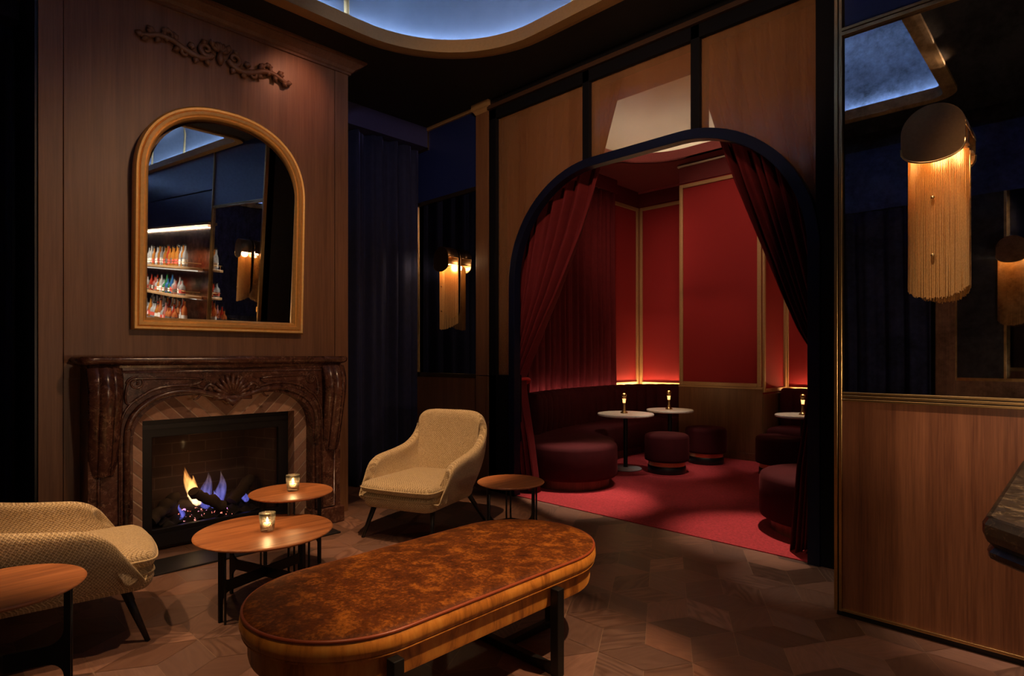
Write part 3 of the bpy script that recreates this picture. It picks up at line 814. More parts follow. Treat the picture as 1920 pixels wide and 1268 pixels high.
on_face([(yc - .07, 1.06), (yc, 1.015), (yc + .07, 1.06)], [.012, .026, .012], 'carved_shell', 8, -4.40)
# brick slip lining, insert, chamber
W(MB().plate([(1.0, 0), (1.0, 1.12), (2.31, 1.12), (2.31, 0), (2.17, 0), (2.17, .915), (1.12, .915), (1.12, 0)], [], lambda a, b, d: (-4.52 - d, a, b), .125).build('brick_lining', M['brick']), fp)
ins = W(MB().plate([(1.12, .02), (2.17, .02), (2.17, .915), (1.12, .915)], [[(1.205, .15), (2.09, .15), (2.09, .785), (1.205, .785)]], lambda a, b, d: (-4.625 - d, a, b), .04).build('firebox_frame', M['smoke'], bevel=.004), fp)
bx('louvre', M['black'], -4.63, 1.13, .845, -4.618, 2.16, .875, fp)
bx('base_grille', M['black'], -4.625, 1.13, .03, -4.612, 2.16, .115, fp)
W(MB().plate([(1.205, .15), (2.09, .15), (2.09, .785), (1.205, .785)], [], lambda a, b, d: (-4.64 - d, a, b), .004).build('glass_screen', M['firescreen']), fp)
ch = MB()
A = [(-4.665, 1.17), (-5.06, 1.30), (-5.06, 2.0), (-4.665, 2.125)]
for i in range(3):
    (x0, y0), (x1, y1) = A[i], A[i+1]
    ch.add([(x0, y0, .10), (x1, y1, .10), (x1, y1, .86), (x0, y0, .86)], [(0, 1, 2, 3)])
W(ch.build('fire_chamber', M['firebrick'], solid=.02), fp)
for z_, nm_ in ((.10, 'chamber_floor'), (.86, 'chamber_roof')):
    W(MB().add([(x, y, z_) for x, y in A], [(0, 1, 2, 3)]).build(nm_, M['black'], solid=.01), fp)
hearth = tag(bx('hearth_slab', M['black'], -4.40, .98, -.001, -4.10, 2.34, .012, None, .004), 'flat black hearth slab on the floor before the fireplace', 'hearth')
def log(a, b, r, label, seed):
    rnd = random.Random(seed); a = Vector(a); b = Vector(b); n = 12
    pts = [a.lerp(b, i / n) + Vector((rnd.uniform(-.008, .008), 0, rnd.uniform(-.01, .01))) for i in range(n + 1)]
    o = MB().tube(pts, [r * rnd.uniform(.85, 1.12) for _ in pts], 12).build('fire_log', M['log'], smooth=True, auto=60)
    return tag(o, label, 'log')
log((-4.92, 1.32, .20), (-4.93, 1.98, .22), .055, 'long charred log lying at the back of the gas fire', 1)
log((-4.74, 1.50, .345), (-4.72, 1.72, .20), .040, 'charred log slanting down in front of the orange flame', 2)
log((-4.80, 1.80, .21), (-4.90, 1.98, .36), .042, 'charred log leaning upward at the right of the fire', 3)
log((-4.78, 1.24, .19), (-4.86, 1.42, .30), .045, 'charred log leaning at the left of the fire', 4)
gf = thing('gas_fire', 'lit gas fire with orange and blue flames over glowing embers', 'fire', (-4.84, 1.6, .11))
def eb(u, v):
    y = 1.30 + .68 * u; x = -5.0 + .30 * v
    return (x, y, .13 + .03 * sin(u * 31) * sin(v * 17) + .06 * sin(pi * u) * sin(pi * v))
W(MB().grid(eb, 60, 24).build('ember_bed', M['embers'], smooth=True, solid=.01), gf)
def flame(y, x, z0, z1, r, mat, seed, lean=0):
    rnd = random.Random(seed); n = 12; pts = []; rs = []
    for i in range(n + 1):
        t = i / n
        pts.append((x + .01 * sin(t * 5 + seed), y + lean * t * t + .012 * sin(t * 6 + seed), z0 + (z1 - z0) * t))
        rs.append(r * (.35 + 1.5 * t * (1 - t) * 2 - .33 * t) * (1 - t) ** .55 + .0012)
    return W(MB().tube(pts, rs, 12, flat=.6).build('flame', M[mat], smooth=True), gf)
flame(1.53, -4.82, .24, .53, .058, 'flame', 1, -.07); flame(1.56, -4.85, .22, .45, .060, 'flame', 2, -.04); flame(1.50, -4.80, .30, .50, .034, 'flame', 12, -.03)
flame(1.63, -4.84, .18, .47, .070, 'blueflame', 3, .0); flame(1.72, -4.83, .17, .46, .062, 'blueflame', 4, .01); flame(1.68, -4.80, .15, .32, .05, 'blueflame', 5)
flame(1.43, -4.78, .15, .26, .034, 'blueflame', 6); flame(1.90, -4.82, .19, .30, .036, 'blueflame', 7)
# ------------------------------------------------------------------ over-mantel mirror and carved applique
def yz(mb): mb.v = [(c, a, b) for a, b, c in mb.v]; return mb
om = thing('wall_mirror', 'gilt framed arched mirror hanging over the marble mantel', 'mirror', (-4.632, 1.68, 1.525))
om.rotation_euler = (0, radians(2.2), 0)
def superarch(w, zs, b, n=36, ex=2.25):
    p = [(-w, 0), (w, 0), (w, zs * .5)]
    for i in range(n + 1):
        a = pi * i / n; c, s_ = cos(a), sin(a)
        p.append((w * (abs(c) ** (2/ex)) * (1 if c >= 0 else -1), zs + b * (abs(s_) ** (2/ex))))
    return p + [(-w, zs * .5)]
loop = superarch(.60, 1.05, .565)
yz(MB().rings(loop, [(0, -.012), (0, .040), (-.010, .052), (-.024, .050), (-.030, .040), (-.036, .052), (-.056, .058), (-.064, .044), (-.072, .048), (-.084, .034), (-.088, .010), (-.088, -.012)], closed_prof=True)).build('frame', M['gold'], om, smooth=True, auto=45)
gl = yz(MB().plate([(a, b - .8) for a, b in superarch(.535, 1.03, .48)][:0] or [(x + 0, z) for x, z in [(p[0] * .865, .075 + (p[1] * .885) - .8) for p in loop]], [], lambda a, b, d: (a, b, d), .004)).build('glass', M['mirror'], om)
gl.location = (.016, 0, .8); gl.rotation_euler = (0, radians(1.4), radians(-.4))

ap = thing('carved_applique', 'carved wooden scroll garland applied high on the chimney breast', 'carving', (-4.632, 1.65, 3.56))
def ap_t(path, r, name='scroll', n=8):
    r = [q * 1.35 for q in r]
    return MB().tube([(.012, a, b) for a, b in path], r, n).build(name, M['carved'], ap, True)
for s in (-1, 1):
    def spiral(cy, cz, r0, turns, start, sg, n=26): return [(s * (cy + r0 * (1 - .85 * i / n) * cos(start + sg * 2 * pi * turns * i / n)), cz + r0 * (1 - .85 * i / n) * sin(start + sg * 2 * pi * turns * i / n)) for i in range(n + 1)]
    ap_t([(s * a, b) for a, b in spline([(.06, -.02), (.14, -.055), (.24, -.035), (.32, .0), (.40, .005), (.47, -.02), (.52, -.035)], 5)], [.017 - .010 * abs(i / 30 - .3) for i in range(31)])
    ap_t(spiral(.10, .018, .052, 1.3, 3.6, 1), [.016 - .009 * i / 26 for i in range(27)])
    ap_t(spiral(.34, .028, .040, 1.2, -1.4, 1), [.013 - .007 * i / 26 for i in range(27)])
    ap_t(spiral(.24, -.055, .026, 1.1, 1.2, -1), [.011 - .006 * i / 26 for i in range(27)])
    for y_, z_, a_, L in ((.20, -.015, 1.9, .05), (.29, .01, 1.1, .06), (.43, .012, .6, .06), (.47, -.03, -.7, .05), (.16, -.06, -1.2, .05), (.05, .05, 1.3, .06), (.40, -.01, -1.0, .045), (.13, .05, 2.4, .05), (.22, .0, 2.6, .05), (.33, .05, .3, .05), (.37, .03, 1.6, .045), (.27, -.04, -.4, .05), (.10, -.05, -2.0, .05), (.46, -.005, 1.5, .04), (.50, -.03, .2, .05)):
        ap_t([(s * (y_ + L * t * cos(a_)), z_ + L * t * sin(a_)) for t in (0, .5, 1)], [.007, .018, .003], 'leaf', 6)
for k in range(7):
    a = radians(-66 + 22 * k)
    ap_t([(.012 * sin(a), .03 + .01 * cos(a)), (.045 * sin(a), .03 + .05 * cos(a)), (.07 * sin(a), .03 + .075 * cos(a))], [.006, .014, .006], 'palmette', 6)
ap_t([(0, -.06), (0, -.02), (0, .04)], [.008, .022, .01], 'palmette')

# ------------------------------------------------------------------ fringed wall sconces
def pill(w, z0, z1, n=14):
    return [(w * cos(a), z0 + w + w * sin(a)) for a in [pi + pi * i / n for i in range(n + 1)]] + [(w * cos(a), z1 - w + w * sin(a)) for a in [pi * i / n for i in range(n + 1)]]
def xz(mb): mb.v = [(a, -c, b) for a, b, c in mb.v]; return mb
M['platebrass'] = plain('bronzed brass plate', (.36, .20, .085), .32, 1, .03, 90)
def sconce(loc, rotz, label, power):
    t = thing('wall_sconce', label, 'wall lamp', loc, rotz, None)
    xz(MB().plate(pill(.112, -.75, 0), [], lambda a, b, d: (a, b, d + .004), .014)).build('back_plate', M['platebrass'], t, bevel=.003)
    # the hood: a rounded drum whose front plate closes the top
    hood = [(.12 * cos(a), -.115 + .115 * sin(a)) for a in [pi * i / 18 for i in range(19)]] + [(-.12, -.18)] + [(.12 * cos(a), -.195 + .065 * sin(a)) for a in [pi + pi * i / 16 for i in range(1, 16)]] + [(.12, -.18)]
    fpl = xz(MB().plate(hood, [], lambda a, b, d: (a, b, .150 + d), .010)).build('front_plate', M['platebrass'], t, bevel=.003)
    band = MB(); arc = hood[19:] ; m = len(hood)
    rim = [hood[i] for i in range(m)]
    top = [p for p in rim if p[1] > -.20]
    vs = []; 
    for a, b in top: vs += [(a, -.018, b), (a, -.155, b)]
    band.add(vs, [(2*i, 2*i+1, 2*i+3, 2*i+2) for i in range(len(top) - 1)])
    band.build('hood_band', M['platebrass'], t, smooth=True, solid=.004)
    xz(MB().tube([(a, b, .158) for a, b in [p for p in hood[19:]]], .0045, 6)).build('rim', M['brass'], fpl, smooth=True)
    fr = MB(); rnd = random.Random(5)
    P = [(.115 * cos(a), -.018 - .125 * sin(a)) for a in [pi * i / 84 for i in range(85)]]
    for i, (x, y) in enumerate(P):
        zt = -.19 - .035 * sin(pi * i / 84); zb = -.80 - .07 * sin(pi * i / 84) - rnd.uniform(0, .012)
        r = .0019
        fr.tube([(x, y, zt), (x + rnd.uniform(-.0015, .0015), y, (zt + zb) / 2), (x + rnd.uniform(-.002, .002), y + rnd.uniform(-.002, .002), zb)], r, 4)
    fr.build('fringe', M['chain'], t)
    for z in (-.42, -.68): MB().lathe([(.001, -.008), (.008, -.004), (.008, .004), (.001, .008)], 10, (0, -.150, z)).build('knob', M['brass'], t, smooth=True)
    pl = bpy.data.lights.new('sconce bulb', 'POINT'); pl.energy = power; pl.color = (1, .70, .38); pl.shadow_soft_size = .045
    o = bpy.data.objects.new('sconce_bulb', pl); COL.objects.link(o); o.parent = t; o.location = (0, -.07, -.20)
    return t
sconce((-.52, YR + .006, 2.485), 0, 'large brass wall sconce with hanging chain fringe on the antique mirror above the wainscot', 9)
sconce((-4.93, YW + .008, 2.50), 0, 'smaller looking fringed brass wall sconce on the dark mirror panel beside the navy curtain', 14)
sconce((-.57, YB + .012, 2.52), pi, 'fringed brass sconce on the rear wall, seen only as a reflection', 9)

# ------------------------------------------------------------------ lounge chairs
def make_armchair(label, loc, rotz):
    t = thing('lounge_chair', label, 'armchair', loc, rotz, None)
    top = [(0, -.43, .90), (.17, -.43, .898), (.275, -.415, .875), (.335, -.385, .80), (.348, -.33, .71), (.355, -.22, .640), (.366, -.08, .607), (.379, .05, .588), (.380, .16, .572), (.372, .24, .530), (.358, .29, .455), (.340, .365, .33)]
    bot = [(0, -.30, .27), (.14, -.30, .27), (.22, -.285, .27), (.265, -.25, .27), (.28, -.18, .27), (.295, -.08, .265), (.30, .03, .26), (.305, .14, .26), (.310, .22, .26), (.315, .28, .26), (.318, .33, .26), (.32, .355, .262)]
    tp = spline(top, 4); bp = spline(bot, 4)
    tp = [(-x, y, z) for x, y, z in tp[::-1][:-1]] + tp; bp = [(-x, y, z) for x, y, z in bp[::-1][:-1]] + bp
    n = len(tp)
    acc = [0]
    for i in range(1, n): acc.append(acc[-1] + (Vector(tp[i]) - Vector(tp[i-1])).length)
    def fn(u, v):
        i = min(n - 1, int(u * (n - 1) + .5)); a = Vector(bp[i]); b = Vector(tp[i])
        p = a.lerp(b, v); o = Vector((a.x, a.y + .05, 0)); 
        if o.length > 1e-6: p += o.normalized() * .035 * sin(pi * v) * (1 if abs(a.y - b.y) < .2 else .6)
        return p
    def uvf(u, v):
        i = min(n - 1, int(u * (n - 1) + .5)); return (acc[i], v * (Vector(tp[i]) - Vector(bp[i])).length)
    shell = MB().grid(fn, n - 1, 8, uvf).build('shell', M['tweed'], t, True, solid=.075, off=-1, sub=1)
    shell.data.update()
    bo = rrect(-.300, -.28, .300, .430, [.12, .12, .08, .08], 8)
    def planar(mb): mb.uv = [(v[0], v[1] + v[2]) for v in mb.v]; mb.has_uv = True; return mb
    sbase = planar(MB().rings(bo, [(-.05, .235), (-.02, .240), (-.004, .258), (.006, .29), (.002, .32), (-.012, .338), (-.04, .345)])).build('seat_base', M['tweed'], t, True, auto=60)
    MB().tube([(x * 1.018, y * 1.012, .318) for x, y in bo], .005, 6, True).build('piping', M['tweed'], sbase, True)
    sh = spline([(-.22, -.27), (0, -.285), (.22, -.27), (.275, -.20), (.29, -.05), (.305, .18), (.312, .35), (.285, .425), (.15, .45), (0, .455), (-.15, .45), (-.285, .425), (-.312, .35), (-.305, .18), (-.29, -.05), (-.275, -.20)], 4, True)
    cr = MB().pillow(sh, [(-.03, .345), (-.006, .352), (.004, .375), (.004, .392), (-.008, .410), (-.03, .422)], [(.84, .432), (.62, .440), (.35, .445), (.1, .447)])
    cush = planar(cr).build('seat_cushion', M['tweed'], t, True)
    MB().tube([(x * 1.018, y * 1.012, .383) for x, y in sh], .0055, 6, True).build('piping', M['tweed'], cush, True)
    for sx, sy in ((-1, 1), (1, 1), (-1, -1), (1, -1)):
        a = Vector((sx * .25, .31 if sy > 0 else -.22, .25)); b = Vector((sx * .302, .40 if sy > 0 else -.40, 0))
        MB().tube([a, a.lerp(b, .5), b], [.021, .017, .011], 10).build('leg', M['legblack'], t, True)
    return t
arm = make_armchair('cream woven lounge chair facing us beside the chimney corner', (-3.73, 2.87, 0), radians(199.6))
copy_thing(arm, (-3.555, .46, 0), radians(-7.5), 'cream woven lounge chair seen from the side, cut by the frame')

# ------------------------------------------------------------------ low walnut tables on black plate legs
def make_table(label, c, r, h, a0, legs=3, th=.02, notch=None):
    t = thing('occasional_table', label, 'table', (c[0], c[1], 0))
    lp = circle(0, 0, r, 72)
    if notch:
        a1, dep = notch; lp = [(x * (1 - dep * math.exp(-((((atan2(y, x) - a1 + pi) % (2*pi)) - pi) / .42) ** 2)), y * (1 - dep * math.exp(-((((atan2(y, x) - a1 + pi) % (2*pi)) - pi) / .42) ** 2))) for x, y in lp]
    MB().rings(lp, [(-.05, h - th), (-.02, h - th * .9), (-.004, h - th * .55), (0, h - th * .3), (-.002, h - .003), (-.008, h)]).build('table_top', M['walnut'], t, True, auto=24)
    R = r * .80; zs0, zs1 = h * .36, h * .50; f = h * .11; w = .022
    prof = [(0, zs0), (R - w - f, zs0)] + [(R - w - f + f * sin(a), zs0 - f + f * cos(a)) for a in [pi * .5 * i / 6 for i in range(1, 7)]] + [(R - w, 0), (R, 0), (R, h - th), (R - w, h - th)]
    prof += [(R - w - f + f * cos(a), zs1 + f - f * sin(a)) for a in [pi * .5 * i / 6 for i in range(7)]] + [(0, zs1)]
    for k in range(legs):
        a = radians(a0 + 360 / legs * k); ca, sa = cos(a), sin(a)
        MB().plate(prof, [], lambda p, z, d, ca=ca, sa=sa: (p * ca - (d - .006) * sa, p * sa + (d - .006) * ca, z), .012).build('leg', M['blackmetal'], t, bevel=.002)
        x, y = R * cos(a + .16), R * sin(a + .16)
        MB().tube([(x, y, 0), (x, y, h - th)], .006, 8).build('rod', M['blackmetal'], t, True)
    return t
make_table('large low round walnut table with a candle, in front of the fireplace', (-3.24, 1.39), .355, .40, -73, 4, .022, (radians(138), .10))
make_table('small taller round walnut table with a candle, nearest the hearth', (-3.60, 1.71), .25, .50, -30)
make_table('small round walnut table beside the arch-side lounge chair', (-2.83, 2.89), .228, .50, -105)
make_table('small round walnut table with nothing on it at the lower corner, before the side-on chair', (-2.87, .26), .255, .50, 75)

def make_candle(label, loc):
    t = thing('candle_holder', label, 'candle', loc)
    MB().lathe([(.001, 0), (.031, 0), (.035, .004), (.0375, .03), (.040, .06), (.043, .10), (.040, .10), (.037, .06), (.034, .03), (.030, .018), (.001, .018)], 28, cap=False).build('glass', M['tumbler'], t, True)
    MB().lathe([(.001, .0185), (.022, .0185), (.022, .045), (.001, .043)], 20, cap=False).build('candle', plain('candle wax', (.85, .72, .52), .5), t, True)
    MB().lathe([(.0005, .046), (.005, .053), (.0055, .060), (.003, .070), (.0004, .080)], 12, cap=False).build('flame', M['candleflame'], t, True)
    pl = bpy.data.lights.new('candle light', 'POINT'); pl.energy = .9; pl.color = (1, .6, .25); pl.shadow_soft_size = .012
    o = bpy.data.objects.new('candle_light', pl); COL.objects.link(o); o.parent = t; o.location = (0, 0, .088)
    return t
make_candle('lit candle in a pressed glass on the larger walnut table', (-3.20, 1.385, .40))
make_candle('lit candle in a pressed glass on the smaller walnut table by the hearth', (-3.60, 1.72, .50))

# ------------------------------------------------------------------ bench
be = thing('upholstered_bench', 'long capsule-shaped bronze velvet bench on black metal legs', 'bench', (-2.005, 1.635, 0))
bo = rrect(-.37, -.825, .37, .825, .3695, 20)
bo = [p for i, p in enumerate(bo) if hypot(p[0] - bo[i-1][0], p[1] - bo[i-1][1]) > .004]
MB().rings(bo, [(-.02, .372), (.004, .385), (.010, .405), (.008, .43), (0, .445)], cap1=False).build('pad_side', M['bronzelit'], be, True)
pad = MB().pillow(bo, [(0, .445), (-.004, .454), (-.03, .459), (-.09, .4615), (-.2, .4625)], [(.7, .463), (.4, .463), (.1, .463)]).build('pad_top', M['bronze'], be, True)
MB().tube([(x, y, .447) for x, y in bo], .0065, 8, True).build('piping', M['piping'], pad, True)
MB().tube([(x * .995, y * .998, .378) for x, y in bo], .005, 8, True).build('piping', M['bronzelit'], be, True)
MB().rings(bo, [(-.05, .278), (-.022, .284), (-.018, .30), (-.018, .36), (-.012, .374)]).build('body', M['bronzelit'], be, True, auto=60)
fm = M['blackmetal']
for y_, sg in ((-.515, -1), (.30, 1)):
    for x_ in (-.385, .385):
        MB().box(x_ - .021, y_ - .021, 0, x_ + .021, y_ + .021, .368).build('leg', fm, be, bevel=.003)
    MB().bar((-.385, y_, .02), (.385, y_, .02), .036, .036).build('foot_bar', fm, be, bevel=.003)
    MB().bar((.06, y_, .0195), (.06, y_ + sg * .33, .0195), .034, .034).build('foot_bar', fm, be, bevel=.003)
    MB().box(.06 - .018, y_ + sg * .33 - .018, 0, .06 + .018, y_ + sg * .33 + .018, .29).build('leg', fm, be, bevel=.003)

# ------------------------------------------------------------------ lounge furniture
def banquette(label, outline, path, mir=None):
    fx = (lambda x: x) if mir is None else (lambda x: 2 * mir - x)
    ol = [(fx(x), y) for x, y in outline]; pa = [(fx(x), y) for x, y in path]
    if mir is not None: ol = ol[::-1]
    cx_ = sum(p[0] for p in ol) / len(ol); cy_ = sum(p[1] for p in ol) / len(ol)
    t = thing('banquette', label, 'banquette seat', (cx_, cy_, 0))
    W(MB().rings(ol, [(-.03, .105), (-.006, .115), (0, .14), (0, .40), (-.010, .428), (-.035, .445), (-.08, .452)]).build('seat', M['banq'], smooth=True, auto=70), t)
    W(MB().rings(ol, [(-.085, .006), (-.085, .10)]).build('plinth', M['wainscot'], smooth=True, auto=50), t)
    P = [Vector((*p, 0)) for p in pa]; L = [0]
    for a, b in zip(P, P[1:]): L.append(L[-1] + (b - a).length)
    nn = int(L[-1] / .015)
    def at(s):
        for i in range(len(L) - 1):
            if s <= L[i+1] + 1e-9:
                k = (s - L[i]) / max(1e-9, L[i+1] - L[i]); return P[i].lerp(P[i+1], k)
        return P[-1]
    sec = [(0, .44), (.018, .55), (.02, .70), (.012, .84), (-.03, .905), (-.09, .92), (-.15, .905), (-.17, .84), (-.17, .44)]
    vs = []
    for i in range(nn + 1):
        s = L[-1] * i / nn; p = at(s); d = (at(min(L[-1], s + .01)) - at(max(0, s - .01))).normalized()
        nr = Vector((d.y, -d.x, 0)) * (1 if mir is None else -1)
        bul = abs(sin(pi * s / .165)) ** .55
        for o, z in sec: vs.append((p.x + nr.x * (o + (.042 * bul if o > -.05 else 0)), p.y + nr.y * (o + (.042 * bul if o > -.05 else 0)), z + (.006 * bul if z > .8 else 0)))
    m = len(sec); mb = MB().add(vs, [(i*m+k, i*m+k+1, (i+1)*m+k+1, (i+1)*m+k) for i in range(nn) for k in range(m - 1)] + [tuple(range(m)), tuple(nn*m + k for k in range(m))[::-1]])
    W(mb.build('backrest', M['banq'], smooth=True, auto=60), t)
    return t
bc = (-3.95, 4.94); br_ = .485
drum = [(bc[0] + br_ * cos(radians(a)), bc[1] + br_ * sin(radians(a))) for a in range(-160, 61, 8)]
Lo = drum + spline([(-3.78, 5.50), (-4.10, 5.72), (-4.30, 6.1), (-4.40, 6.6), (-4.40, 7.1), (-4.30, 7.42), (-4.18, 7.52)], 5) + [(-4.17, 8.02), (-4.95, 8.12), (-5.08, 7.9), (-5.08, 5.6), (-4.8, 5.0)]
Lp = spline([(-4.52, 5.02), (-4.66, 5.35), (-4.80, 5.9), (-4.88, 6.6), (-4.90, 7.2), (-4.82, 7.65), (-4.60, 7.93), (-4.32, 8.02), (-4.16, 8.03)], 8)
banquette('burgundy channel-backed banquette with rounded end, along the left lounge wall', Lo, Lp)
Ro = drum + [(-3.74, 5.42), (-4.15, 5.8)] + spline([(-4.22, 6.1), (-4.25, 6.9), (-4.10, 7.4), (-3.7, 7.58), (-3.0, 7.60), (-2.46, 7.60)], 4) + [(-2.46, 8.10), (-4.75, 8.2), (-5.0, 7.9), (-5.05, 5.6), (-4.8, 5.0)]
Rp = spline([(-4.52, 5.02), (-4.66, 5.35), (-4.76, 6.0), (-4.80, 6.8), (-4.76, 7.5), (-4.55, 7.9), (-4.1, 8.05), (-3.3, 8.06), (-2.47, 8.06)], 8)
banquette('dark burgundy banquette half hidden by the right arch drape', Ro, Rp, -2.70)
# brass ledge and light along the top of the banquette back
bx('ledge', M['goldtrim'], -5.30, 7.56, .84, -5.13, LY, .88, ll)
bx('ledge', M['goldtrim'], -5.13, 8.24, .84, -4.14, LY, .88, lb)
bx('led_strip', M['warmled'], -5.25, 7.64, .884, -5.235, 8.33, .89, ll)
bx('led_strip', M['warmled'], -5.2, 8.335, .884, -4.2, 8.35, .89, lb)
bx('led_strip', M['warmled'], -2.9, 8.335, .884, -.4, 8.35, .89, lb)
bx('led_strip', M['redled'], -5.125, 5.6, .83, -5.11, 7.5, .836, ll)
bx('ledge', M['goldtrim'], -2.97, 8.27, .84, -.4, LY, .88, lb)

def make_pedestal(label, loc, r):
    t = thing('pedestal_table', label, 'table', loc, 0, 'white topped tables in the lounge')
    h = .66
    MB().rings(circle(0, 0, r, 56), [(-.02, h - .03), (-.004, h - .026), (0, h - .018), (0, h - .006), (-.005, h)]).build('table_top', M['marbleTop'], t, True, auto=50)
    MB().lathe([(.05, h - .032), (.05, h - .045), (.026, h - .06), (.024, .03), (.04, .02)], 20).build('stem', M['blackmetal'], t, True, auto=50)
    MB().lathe([(.19, .006), (.19, .014), (.16, .022), (.04, .026)], 40).build('base', M['steel'], t, True, auto=50)
    return t
def make_lamp(label, loc, group='brass lamps on the lounge tables'):
    t = thing('table_lamp', label, 'lamp', loc, 0, group)
    MB().lathe([(.001, 0), (.042, 0), (.042, .012), (.034, .020), (.022, .024), (.016, .05), (.0145, .11), (.017, .155), (.024, .185), (.022, .19), (.001, .19)], 24, cap=False).build('stem', M['brass'], t, True, auto=60)
    MB().lathe([(.018, .188), (.026, .195), (.030, .21), (.026, .226), (.014, .236), (.001, .238)], 24, cap=False).build('cap', M['brass'], t, True)
    MB().lathe([(.015, .12), (.0178, .155), (.0225, .180)], 20, cap=False).build('glow_ring', M['lampglow'], t, True)
    pl = bpy.data.lights.new('table lamp light', 'POINT'); pl.energy = 1.2; pl.color = (1, .55, .22); pl.shadow_soft_size = .03
    o = bpy.data.objects.new('table_lamp_light', pl); COL.objects.link(o); o.parent = t; o.location = (0, .0, .30)
    return t
def make_stool(label, loc, r=.25):
    t = thing('pouf_stool', label, 'stool', loc, 0, 'velvet stools in the lounge')
    MB().rings(circle(0, 0, r, 48), [(-.03, .135), (-.004, .145), (0, .17), (0, .40), (-.008, .428), (-.03, .442), (-.09, .446)]).build('seat', M['banq'], t, True, auto=70)
    MB().lathe([(r * .82, .085), (r * .83, .09), (r * .83, .136), (r * .8, .138)], 40).build('band', M['copperband'], t, True, auto=50)
    MB().lathe([(r * .84, .0), (r * .86, .01), (r * .86, .078), (r * .84, .087)], 40).build('base', M['black'], t, True, auto=50)
    return t
Z0 = .006
for lab, x, y, r in (('nearer white marble table by the banquette, with a brass lamp', -3.97, 6.0, .33), ('farther white marble table by the wood pier, with a brass lamp', -3.85, 6.82, .29), ('white marble table with a brass lamp, half hidden by the right drape', -2.40, 7.27, .30)):
    make_pedestal(lab, (x, y, Z0), r)
for lab, x, y in (('brass lamp on the nearer white table by the banquette', -3.99, 6.0), ('brass lamp on the farther white table by the wood pier', -3.87, 6.83), ('brass lamp on the white table beside the right drape', -2.40, 7.27)):
    make_lamp(lab, (x, y, Z0 + .66))
for lab, x, y in (('burgundy pouf stool in front of the nearer white table', -3.53, 6.18), ('burgundy pouf stool in front of the wood pier', -3.49, 7.07), ('burgundy pouf stool beside the right arch drape', -2.52, 6.88)):
    make_stool(lab, (x, y, Z0))

# ------------------------------------------------------------------ the bar (its counter end in view, the rest seen in the mirror)
bcn = thing('bar_counter', 'black veined marble bar counter at the right edge', 'bar', (2.3, 1.64, 0))
cl_ = [(x + .015, y) for x, y in [(-.15, 1.285), (-.145, 1.265), (-.09, 1.21), (-.07, 1.205), (4.8, 1.205), (4.8, 2.05), (-.13, 2.05), (-.15, 2.03)]]
W(MB().rings(cl_, [(-.05, 1.0), (-.02, 1.005), (-.008, 1.012), (-.006, 1.022), (-.014, 1.030), (-.004, 1.040), (0, 1.052), (0, 1.068), (-.006, 1.078), (-.012, 1.08)]).build('counter_top', M['barmarble']), bcn)
W(MB().rings(rrect(.02, 1.40, 4.7, 1.95, .06, 6), [(0, .10), (0, 1.0)]).build('body', M['ebony']), bcn)
W(MB().rings(rrect(.07, 1.45, 4.65, 1.90, .06, 6), [(0, 0), (0, .10)]).build('plinth', M['black']), bcn)
def amber_lamp(label, loc):
    t = thing('amber_lamp', label, 'lamp', loc)
    MB().lathe([(.001, 0), (.055, 0), (.055, .015), (.03, .03), (.026, .14), (.04, .17), (.001, .17)], 24, cap=False).build('base', M['copperband'], t, True, auto=60)
    MB().lathe([(.03, .165), (.10, .19), (.115, .21), (.115, .30), (.112, .30), (.11, .212), (.03, .17)], 28, cap=False).build('shade', M['amber'], t, True, auto=60)
    pl = bpy.data.lights.new('amber light', 'POINT'); pl.energy = 1.5; pl.color = (1, .45, .12); pl.shadow_soft_size = .03
    o = bpy.data.objects.new('amber_light', pl); COL.objects.link(o); o.parent = t; o.location = (0, 0, .34)
    return t
amber_lamp('amber glass lamp on the bar counter, seen in the over-mantel mirror', (3.1, 1.72, 1.08))
SH = [(2.04, 'upper'), (1.57, 'middle')]
for z, nm in SH:
    t = thing('bar_shelf', nm + ' brass-railed bottle shelf behind the bar, seen in the over-mantel mirror', 'shelf', (2.9, 3.25, z))
    lp = rrect(1.40, 3.02, 7.9, YR + .01, [.28, .02, .02, .02], 10)
    W(MB().rings(lp, [(-.004, z - .04), (0, z - .036), (0, z - .004), (-.004, z)]).build('board', M['goldtrim'], smooth=True, auto=40), t)
    rl = [p for p in rrect(1.42, 3.04, 7.9, YR, [.28, .02, .02, .02], 10)]
    path = [(1.42, YR - .02)] + rl[:11] + [(7.89, 3.04)]
    W(MB().tube([(x, y, z + .07) for x, y in path], .005, 6).build('rail', M['brass'], smooth=True), t)
    for k in range(14): W(MB().tube([(1.72 + .45 * k, 3.04, z), (1.72 + .45 * k, 3.04, z + .07)], .004, 6).build('rail_post', M['brass'], smooth=True), t)
    W(MB().box(1.6, YR - .03, z - .06, 7.9, YR - .015, z - .044).build('glow_strip', M['shelfglow']), t)  # added strip, its dim glow imitates a lit brass edge
bb = thing('back_bar', 'low back bar cabinet carrying the bottom row of bottles, seen in the over-mantel mirror', 'cabinet', (3.1, 3.2, 0))
W(MB().box(1.38, 2.92, 0, 7.9, YR, 1.09).build('body', M['ebony'], bevel=.004), bb)
W(MB().box(1.37, 2.90, 1.09, 7.9, YR, 1.12).build('top', M['barmarble'], bevel=.004), bb)
bx('led_strip', M['barled'], 1.2, YR - .03, 2.712, 7.9, YR - .02, 2.718, wr)
